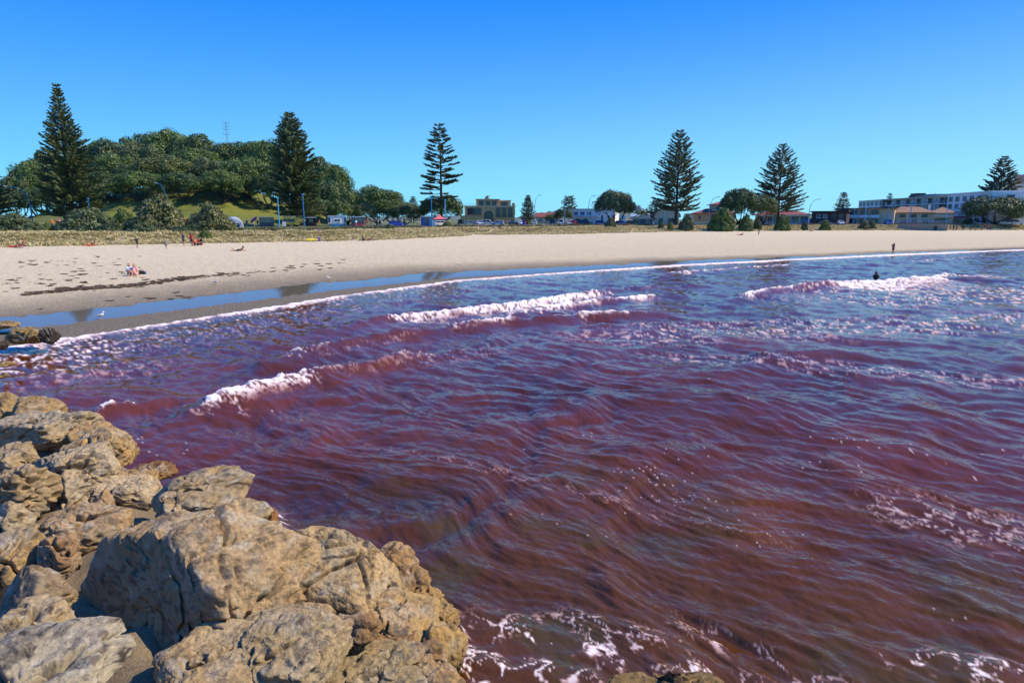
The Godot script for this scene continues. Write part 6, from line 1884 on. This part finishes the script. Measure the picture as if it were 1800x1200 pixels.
func pose_joints(pose: String) -> Dictionary:
	# facing +z, feet at y = 0
	var j := {"pel": v3(0, 0.92, 0), "chest": v3(0, 1.24, 0.0), "neck": v3(0, 1.46, 0), "head": v3(0, 1.60, 0.02), "top": v3(0, 1.66, 0.0),
		"sl": v3(-0.18, 1.39, 0), "sr": v3(0.18, 1.39, 0), "el": v3(-0.24, 1.12, -0.02), "er": v3(0.24, 1.12, -0.02), "wl": v3(-0.25, 0.88, 0.05), "wr": v3(0.25, 0.88, 0.05),
		"hl": v3(-0.09, 0.90, 0), "hr": v3(0.09, 0.90, 0), "kl": v3(-0.10, 0.49, 0.02), "kr": v3(0.10, 0.49, 0.02), "al": v3(-0.10, 0.08, 0), "ar": v3(0.10, 0.08, 0), "tl": v3(-0.11, 0.035, 0.16), "tr": v3(0.11, 0.035, 0.16)}
	match pose:
		"walk":
			j.merge({"kl": v3(-0.10, 0.50, 0.16), "al": v3(-0.10, 0.10, 0.26), "tl": v3(-0.10, 0.05, 0.42), "kr": v3(0.10, 0.48, -0.04), "ar": v3(0.10, 0.12, -0.30), "tr": v3(0.10, 0.04, -0.18), "el": v3(-0.23, 1.13, -0.14), "wl": v3(-0.22, 0.92, -0.10), "er": v3(0.23, 1.13, 0.10), "wr": v3(0.2, 0.95, 0.28)}, true)
		"photo":      # hands held up before the face
			j.merge({"el": v3(-0.22, 1.18, 0.16), "wl": v3(-0.06, 1.42, 0.30), "er": v3(0.22, 1.18, 0.16), "wr": v3(0.06, 1.42, 0.30)}, true)
		"bend":
			j.merge({"chest": v3(0, 1.12, 0.22), "neck": v3(0, 1.20, 0.42), "head": v3(0, 1.26, 0.54), "top": v3(0, 1.31, 0.56), "sl": v3(-0.18, 1.14, 0.36), "sr": v3(0.18, 1.14, 0.36), "el": v3(-0.22, 0.86, 0.38), "er": v3(0.22, 0.86, 0.38), "wl": v3(-0.16, 0.66, 0.48), "wr": v3(0.16, 0.66, 0.48)}, true)
		"sit":
			for q in ["pel", "chest", "neck", "head", "top", "sl", "sr", "el", "er"]: j[q] = j[q] + v3(0, -0.78, 0)
			j.merge({"hl": v3(-0.10, 0.13, 0.02), "hr": v3(0.10, 0.13, 0.02), "pel": v3(0, 0.15, 0), "chest": v3(0, 0.47, 0.06), "kl": v3(-0.15, 0.46, 0.38), "kr": v3(0.15, 0.46, 0.38), "al": v3(-0.13, 0.08, 0.56), "ar": v3(0.13, 0.08, 0.56), "tl": v3(-0.14, 0.04, 0.72), "tr": v3(0.14, 0.04, 0.72), "wl": v3(-0.12, 0.42, 0.34), "wr": v3(0.12, 0.42, 0.34)}, true)
		"lie":        # on the belly, propped on the elbows, along +z
			j.merge({"pel": v3(0, 0.12, 0), "chest": v3(0, 0.20, 0.32), "neck": v3(0, 0.36, 0.52), "head": v3(0, 0.47, 0.60), "top": v3(0, 0.52, 0.58), "sl": v3(-0.19, 0.29, 0.46), "sr": v3(0.19, 0.29, 0.46), "el": v3(-0.23, 0.05, 0.56), "er": v3(0.23, 0.05, 0.56), "wl": v3(-0.1, 0.05, 0.76), "wr": v3(0.1, 0.05, 0.76), "hl": v3(-0.09, 0.11, -0.02), "hr": v3(0.09, 0.11, -0.02), "kl": v3(-0.1, 0.07, -0.44), "kr": v3(0.1, 0.07, -0.44), "al": v3(-0.1, 0.06, -0.84), "ar": v3(0.1, 0.30, -0.72), "tl": v3(-0.1, 0.04, -1.0), "tr": v3(0.1, 0.44, -0.78)}, true)
		"back":       # on the back, knees up
			j.merge({"pel": v3(0, 0.12, 0), "chest": v3(0, 0.13, 0.32), "neck": v3(0, 0.13, 0.54), "head": v3(0, 0.15, 0.69), "top": v3(0, 0.12, 0.75), "sl": v3(-0.19, 0.11, 0.47), "sr": v3(0.19, 0.11, 0.47), "el": v3(-0.3, 0.06, 0.22), "er": v3(0.3, 0.06, 0.22), "wl": v3(-0.3, 0.05, -0.03), "wr": v3(0.3, 0.05, -0.03), "hl": v3(-0.09, 0.12, -0.02), "hr": v3(0.09, 0.12, -0.02), "kl": v3(-0.1, 0.46, -0.3), "kr": v3(0.1, 0.10, -0.44), "al": v3(-0.1, 0.08, -0.52), "ar": v3(0.1, 0.07, -0.86), "tl": v3(-0.1, 0.05, -0.68), "tr": v3(0.1, 0.2, -0.9)}, true)
	return j

func person(label: String, pos: Vector3, turn: float, pose: String, skin: String, top: String, low: String, hair: String, size := 1.0, group := "people on the beach") -> void:
	if not pose_cache.has(pose):
		var j := pose_joints(pose)
		var fwd: Vector3 = (j.tl - j.al).normalized() * 0.03
		var face: Vector3 = (j.head - j.top).cross(Vector3.RIGHT).normalized()
		if face.dot(j.tl - j.al) < 0.0 and not pose in ["lie", "back"]: face = -face
		if pose == "back": face = Vector3.UP
		if pose == "lie": face = Vector3(0, 0, 1)
		var nose: Vector3 = j.head + face * 0.115
		var bones := [[j.pel + v3(-0.05, 0, 0), j.pel + v3(0.05, 0, 0), 0.12, 0.12], [j.pel, j.chest, 0.125, 0.14], [j.chest, j.neck, 0.14, 0.075], [j.neck, j.head, 0.055, 0.065], [j.head, j.top, 0.095, 0.10], [nose - face * 0.03, nose, 0.022, 0.012],
			[j.sl, j.sr, 0.075, 0.075], [j.hl, j.kl, 0.092, 0.06], [j.hr, j.kr, 0.092, 0.06], [j.kl, j.al, 0.058, 0.04], [j.kr, j.ar, 0.058, 0.04], [j.al, j.tl, 0.042, 0.032], [j.ar, j.tr, 0.042, 0.032],
			[j.sl, j.el, 0.055, 0.042], [j.sr, j.er, 0.055, 0.042], [j.el, j.wl, 0.042, 0.03], [j.er, j.wr, 0.042, 0.03]]
		for s in [["el", "wl", -1.0], ["er", "wr", 1.0]]:       # palm, four fingers and a thumb
			var along: Vector3 = (j[s[1]] - j[s[0]]).normalized()
			var across := along.cross(Vector3.RIGHT if absf(along.x) < 0.8 else Vector3.UP).normalized()
			var palm: Vector3 = j[s[1]] + along * 0.09
			bones.append([j[s[1]], palm, 0.03, 0.034])
			for q in 4:
				var root: Vector3 = palm + across * (q - 1.5) * 0.021
				bones.append([root, root + along * [0.07, 0.085, 0.08, 0.06][q] + across * (q - 1.5) * 0.006, 0.011, 0.009])
			bones.append([j[s[1]] + along * 0.03, j[s[1]] + along * 0.07 + across * 0.06, 0.014, 0.010])
		var shirt := [[j.pel + (j.chest - j.pel) * 0.25, j.chest, 0.15, 0.162], [j.chest, j.neck.lerp(j.chest, 0.25), 0.162, 0.10], [j.sl, j.sr, 0.092, 0.092], [j.sl, j.sl.lerp(j.el, 0.6), 0.075, 0.066], [j.sr, j.sr.lerp(j.er, 0.6), 0.075, 0.066]]
		var shorts := [[j.pel + v3(-0.05, 0, 0), j.pel + v3(0.05, 0, 0), 0.142, 0.142], [j.hl, j.hl.lerp(j.kl, 0.55), 0.115, 0.098], [j.hr, j.hr.lerp(j.kr, 0.55), 0.115, 0.098]]
		var back: Vector3 = -face * 0.035
		var cap := [[j.head + back * 1.2, j.top + back * 0.6 + (j.top - j.head).normalized() * 0.02, 0.098, 0.105], [j.head + back * 1.8, j.neck.lerp(j.head, 0.4) + back * 1.6, 0.085, 0.05]]
		pose_cache[pose] = [nets(bones, 0.026, 0.03), nets(shirt, 0.032, 0.03), nets(shorts, 0.032, 0.03), nets(cap, 0.028, 0.03)]
	var t := thing("person", label, "person", pos, turn, group)
	t.scale = Vector3.ONE * size
	put("body", pose_cache[pose][0], t, M[skin])
	if top: put("shirt", pose_cache[pose][1], t, M[top])
	if low: put("shorts", pose_cache[pose][2], t, M[low])
	put("hair", pose_cache[pose][3], t, M[hair])

func on_sand(px: float, py: float, h := 1.6) -> Vector3:
	# walks down the sight line until it meets the ground
	var p := on_level(px, py, h)
	for k in 12: p = on_level(px, py, ground_y(p.x, p.z) * 0.6 + p.y * 0.4)
	return Vector3(p.x, ground_y(p.x, p.z), p.z)

func towel(label: String, pos: Vector3, turn: float, m: Material) -> void:
	var t := thing("beach_towel", label, "towel", pos + Vector3(0, 0.03, 0), turn)
	var b := Mb.new()
	for k in 6:
		var z0 := -1.0 + k / 3.0
		var y0 := 0.02 * sin(k * 1.7)
		var y1 := 0.02 * sin((k + 1) * 1.7)
		b.quad(Vector3(-0.45, y0, z0), Vector3(0.45, y0, z0), Vector3(0.45, y1, z0 + 0.34), Vector3(-0.45, y1, z0 + 0.34))
	put("cloth", b.mesh(m), t)

func make_people() -> void:
	var p := on_sand(228, 484)
	person("person in white sitting left in the pair on the sand by the wrack line", p, 0.75, "sit", "skin", "c_white", "c_grey", "hair_brown")
	person("person in pink sitting right in the pair on the sand by the wrack line", on_sand(237, 484.5), -0.1, "sit", "skin", "c_pink", "c_pink", "hair_blond")
	p = on_sand(249, 482)
	var bag := thing("beach_bag", "small dark bag beside the seated pair", "bag", p)
	var b := Mb.new()
	b.box(Vector3(0, 0.14, 0), Vector3(0.5, 0.28, 0.3), Color.WHITE, Basis(Vector3.UP, 0.3), Vector2(0.7, 0.6))
	put("body", b.mesh(M.c_black), bag)
	var hd := Mb.new()
	hd.tube([Vector3(-0.15, 0.26, 0), Vector3(-0.08, 0.4, 0), Vector3(0.08, 0.4, 0), Vector3(0.15, 0.26, 0)], [0.02, 0.02, 0.02, 0.02], 5)
	put("handle", hd.mesh(M.c_black), bag)
	p = on_sand(255.5, 482)
	var bt := thing("water_bottle", "blue bottle beside the dark bag", "bottle", p)
	var bl := Mb.new()
	bl.lathe([Vector2(0.05, 0), Vector2(0.055, 0.02), Vector2(0.055, 0.2), Vector2(0.025, 0.25), Vector2(0.025, 0.29)], 10)
	put("body", bl.mesh(M.c_blue), bt)
	person("person standing at the far water's edge, hands raised to the face", on_sand(1570, 446, 0.2), -1.2, "photo", "skin_tan", "c_maroon", "c_maroon", "hair_dark", 1.0)
	person("person in black walking alone on the sand, left of the group", on_sand(241, 436), 1.2, "walk", "skin_tan", "c_black", "c_black", "hair_dark", 0.82)
	person("small child standing on the sand right of the lone walker", on_sand(292, 438), 0.5, "stand", "skin", "c_grey", "c_grey", "hair_brown", 0.7)
	person("person in navy standing left in the group below the dune shrubs", on_sand(323, 432), 2.4, "stand", "skin", "c_navy", "c_navy", "hair_brown", 1.0)
	person("person in a bright red shirt standing in the group", on_sand(337, 432), 2.9, "stand", "skin", "c_red", "c_navy", "hair_dark", 0.98)
	person("person in orange sitting right beside the red shirt", on_sand(342.5, 431.5), 0.4, "sit", "skin_tan", "c_orange", "c_black", "hair_dark", 1.15)
	person("person in maroon sitting in the middle of the seated group", on_sand(347.5, 431.5), -0.3, "sit", "skin_tan", "c_maroon", "c_navy", "hair_dark", 1.15)
	person("person in black sitting at the right end of the group", on_sand(353.5, 431), -0.8, "sit", "skin", "c_black", "c_maroon", "hair_dark", 1.2)
	for q in [[22, 434.5, 1.5, "lie", "skin_tan", "", "c_red", "sunbather lying at the far left of the sand"], [34, 433, 1.8, "back", "skin_tan", "c_maroon", "c_maroon", "sunbather in maroon lying right of the leftmost one"], [42, 432, 0.4, "sit", "skin_tan", "", "c_black", "sunbather sitting at the right of the far left group"], [158, 431.5, 1.3, "lie", "skin_tan", "", "c_orange", "sunbather lying by the long driftwood log"], [419, 441, 1.6, "lie", "skin_tan", "", "c_black", "sunbather lying alone on the open sand below the dome tent"], [638, 423.5, 1.5, "sit", "skin_tan", "c_black", "c_black", "sunbather in black sitting left of the pair below the painted stall"], [648, 423, 1.6, "lie", "skin_tan", "", "c_maroon", "sunbather lying right of the one in black, below the painted stall"], [1426, 405, 1.3, "sit", "skin_tan", "", "c_black", "sunbather sitting on the sand before the brown building"], [1302, 413, 1.6, "lie", "skin", "c_red", "c_red", "sunbather in red lying on the sand before the domed tree"]]:
		p = on_sand(q[0], q[1], 1.9) if q[1] > 406.0 else stand(q[0], 192.0)
		person(q[7], p, facing(p) + q[2], q[3], q[4], q[5], q[6], "hair_dark", 1.0)
	towel("maroon towel under the sunbathers at the far left", on_sand(28, 435, 1.9), 1.2, M.c_maroon)
	towel("orange towel under the sunbather by the log", on_sand(156, 432, 1.9), 1.2, M.c_orange)
	# the parasol pair and boards below the yellow camper
	p = on_sand(561, 419, 2.0)
	person("person in purple sitting beside the yellow board", p, -0.5, "sit", "skin", "c_purple", "c_white", "hair_dark", 1.0)
	p = on_sand(549, 424.5, 1.9)
	var bd := thing("body_board", "yellow board lying on the sand below the dark stall", "board", p + Vector3(0, 0.1, 0), facing(p) + 0.2)
	var ob := Mb.new()
	var o := PackedVector2Array()
	for k in 16:
		var a := TAU * k / 16.0
		o.append(Vector2(cos(a) * 0.95, sin(a) * 0.3 + 0.3))
	ob.prism(o, -0.05, 0.05)
	var deck := put("deck", ob.mesh(M.c_yellow), bd)
	deck.rotation.x = -0.9
	var fin := Mb.new()
	fin.prism(PackedVector2Array([Vector2(0, 0), Vector2(0.22, 0), Vector2(0.05, 0.2)]), -0.01, 0.01)
	put("fin", fin.mesh(M.c_black), bd).position = Vector3(-0.7, 0.1, 0.1)
	p = on_sand(560, 424, 1.9)
	var bag2 := thing("beach_bag", "purple bag right of the yellow board", "bag", p, 0.4)
	var b2 := Mb.new()
	b2.box(Vector3(0, 0.3, 0), Vector3(0.6, 0.6, 0.45), Color.WHITE, Basis(), Vector2(0.75, 0.6))
	put("body", b2.mesh(M.c_purple), bag2)
	var h2 := Mb.new()
	h2.tube([Vector3(-0.2, 0.58, 0), Vector3(0, 0.8, 0), Vector3(0.2, 0.58, 0)], [0.03, 0.03, 0.03], 5)
	put("handle", h2.mesh(M.c_white), bag2)
	# the line of people on the right
	var line := [[1672, "c_red", "walk", "person in red leftmost of the line on the right beach"], [1677.5, "c_navy", "stand", "tall person in navy second in the line on the right"], [1682, "c_maroon", "bend", "person in maroon bending, third in the line on the right"], [1693, "c_black", "stand", "person in black left in the middle pair of the line"], [1696, "c_navy", "stand", "person in navy right in the middle pair of the line"], [1707, "c_maroon", "bend", "person in maroon bending right of the middle pair"], [1717, "c_orange", "sit", "person in orange sitting in the line on the right"], [1727, "c_grey", "stand", "person in grey in the right part of the line"], [1737, "c_red", "walk", "person in red near the right end of the line"], [1743, "c_navy", "stand", "tall dark-clad person at the right end of the line"]]
	for q in line:
		p = stand(q[0], 203.0 + sin(q[0]) * 2.0)
		person(q[3], p, facing(p) + q[0] * 0.7, q[2], "skin_tan", q[1], "c_black", "hair_dark", 1.0 if q[2] != "stand" else 1.12, "people in a line on the right beach")
	for q in [[626, 384, "c_white", "person in white at the painted stall"], [640, 384, "c_orange", "person in orange right of the painted stall"], [653, 384, "c_red", "person in red walking left of the middle marker post"], [671, 384, "c_white", "person in white left of the blue car"], [734, 384, "c_white", "person in white left of the container stall"], [561, 384, "c_orange", "person in orange right of the small dark stall"], [832, 384, "c_pink", "person in pink between the cars below the terrace wall"], [887, 384, "c_maroon", "person in maroon left of the dark saloon"], [891, 384, "c_pink", "person in pink right beside the one in maroon"], [453, 384, "c_black", "person in black sitting by the purple parasol"], [434, 384, "c_navy", "person in navy sitting right of the dome tent"]]:
		p = stand(q[0], 162.0 if q[0] < 760 else 205.0, FLAT)
		person(q[3], p, facing(p) + q[0], "walk" if int(q[0]) % 2 else "stand", "skin", q[2], "c_grey", "hair_brown", 1.0, "people by the stalls and cars")
	for q in [[92, "c_orange", "bare-shouldered person left of the pair behind the left dune shrubs"], [102, "c_red", "person in red of the pair behind the left dune shrubs"], [106, "c_pink", "person in pink of the pair behind the left dune shrubs"]]:
		p = stand(q[0], 122.0)
		person(q[2], p + Vector3(0, 0.1, 0), facing(p), "stand", "skin", q[1], "c_grey", "hair_brown", 1.05, "people by the stalls and cars")
	# the swimmer in the surf
	p = on_level(1540, 489, 0.25)
	person("swimmer standing chest deep behind the long white breaker", p + Vector3(0, -1.15, 0), facing(p) + 2.8, "photo", "skin_tan", "c_black", "c_black", "hair_dark", 1.0)
	# gulls
	for q in [[176, 561, 1.4, "white gull standing on the mirror-wet sand"], [578, 493, -1.0, "distant white gull on the damp sand near the middle"], [379, 500, 1.2, "distant white gull on the damp sand left of the other one"]]:
		p = on_sand(q[0], q[1], 0.4)
		var t := thing("gull", q[3], "gull", p, facing(p) + q[2], "gulls on the sand")
		put("body", nets([[v3(0, 0.20, -0.12), v3(0, 0.24, 0.08), 0.05, 0.075], [v3(0, 0.25, 0.10), v3(0, 0.36, 0.15), 0.05, 0.035], [v3(0, 0.38, 0.16), v3(0, 0.38, 0.18), 0.043, 0.035], [v3(0, 0.19, -0.14), v3(0, 0.18, -0.28), 0.04, 0.012]], 0.02, 0.04), t, M.white)
		for s in [-1.0, 1.0]:
			put("wing", nets([[v3(s * 0.05, 0.24, 0.06), v3(s * 0.03, 0.21, -0.26), 0.045, 0.012]], 0.016, 0.02), t, M.p_silver)
			var lg := Mb.new()
			lg.tube([v3(s * 0.03, 0.18, 0.0), v3(s * 0.03, 0.08, 0.02), v3(s * 0.03, 0.0, 0.0)], [0.012, 0.008, 0.008], 5)
			lg.box(v3(s * 0.03, 0.006, 0.03), v3(0.05, 0.01, 0.07))
			put("leg", lg.mesh(M.c_orange), t)
		var bk := Mb.new()
		bk.tube([v3(0, 0.375, 0.20), v3(0, 0.365, 0.27)], [0.014, 0.005], 5)
		put("beak", bk.mesh(M.c_orange), t)

func make_weed() -> void:
	# drift weed along the high-water line, and a mat on the big slab's peak
	var leafy := Mb.new()
	for k in 16:
		var a := rng.randf() * TAU
		var p0 := Vector3(cos(a), 0, sin(a)) * rng.randf() * 0.2
		var p1 := p0 + Vector3(rng.randfn() * 0.16, rng.randf() * 0.10, rng.randfn() * 0.16)
		leafy.tube([p0 + Vector3(0, 0.02, 0), p0.lerp(p1, 0.5) + Vector3(0, 0.06, 0), p1], [0.03, 0.035, 0.012], 4)
	var xs := []
	var cs := []
	for q in [[100, 510, 236, 502, 130, 1.6], [240, 502, 330, 488, 110, 1.6], [40, 518, 110, 511, 40, 1.6], [330, 489, 420, 480, 45, 1.5], [0, 500, 260, 478, 50, 7.0], [30, 464, 250, 455, 30, 4.0], [400, 486, 620, 458, 30, 3.0], [60, 540, 330, 520, 9, 3.0], [140, 508, 170, 505, 90, 1.0]]:
		for k in int(q[4]):
			var t := rng.randf()
			var p := on_sand(lerpf(q[0], q[2], t) + rng.randfn() * 3.0, lerpf(q[1], q[3], t) + rng.randfn() * q[5], 0.9)
			var s := rng.randf_range(0.25, 0.8)
			xs.append(Transform3D(Basis(Vector3.UP, rng.randf() * TAU).scaled(Vector3(s * 1.5, s * 0.9, s)), p))
			cs.append(Color(0.085, 0.055, 0.028) * rng.randf_range(0.5, 1.5))
	var mm := MultiMesh.new()
	mm.transform_format = MultiMesh.TRANSFORM_3D
	mm.use_colors = true
	mm.mesh = leafy.mesh(M.weed)
	mm.instance_count = xs.size()
	for k in xs.size():
		mm.set_instance_transform(k, xs[k])
		mm.set_instance_color(k, cs[k])
	var o := MultiMeshInstance3D.new()
	o.name = "drift_weed"
	o.multimesh = mm
	add_child(o)
	tag(o, "dark drift weed strewn along the high-water line", "seaweed", "", "stuff")

func _ready() -> void:
	rng.seed = 20
	make_view()
	for s in [[noise_a, 3, 3], [noise_b, 17, 3]]:
		s[0].noise_type = FastNoiseLite.TYPE_SIMPLEX_SMOOTH; s[0].seed = s[1]; s[0].frequency = 1.0; s[0].fractal_octaves = s[2]
	noise_r.noise_type = FastNoiseLite.TYPE_SIMPLEX; noise_r.seed = 8; noise_r.frequency = 1.0; noise_r.fractal_octaves = 4
	cells.noise_type = FastNoiseLite.TYPE_CELLULAR; cells.seed = 4; cells.frequency = 1.0; cells.fractal_type = FastNoiseLite.FRACTAL_NONE
	cells.cellular_return_type = FastNoiseLite.RETURN_DISTANCE2_SUB
	make_materials()
	make_land()
	make_sea()
	make_far_land()
	make_road()
	make_buildings()
	make_trees()
	make_grass()
	make_rocks()
	make_front()
	make_people()
	make_weed()
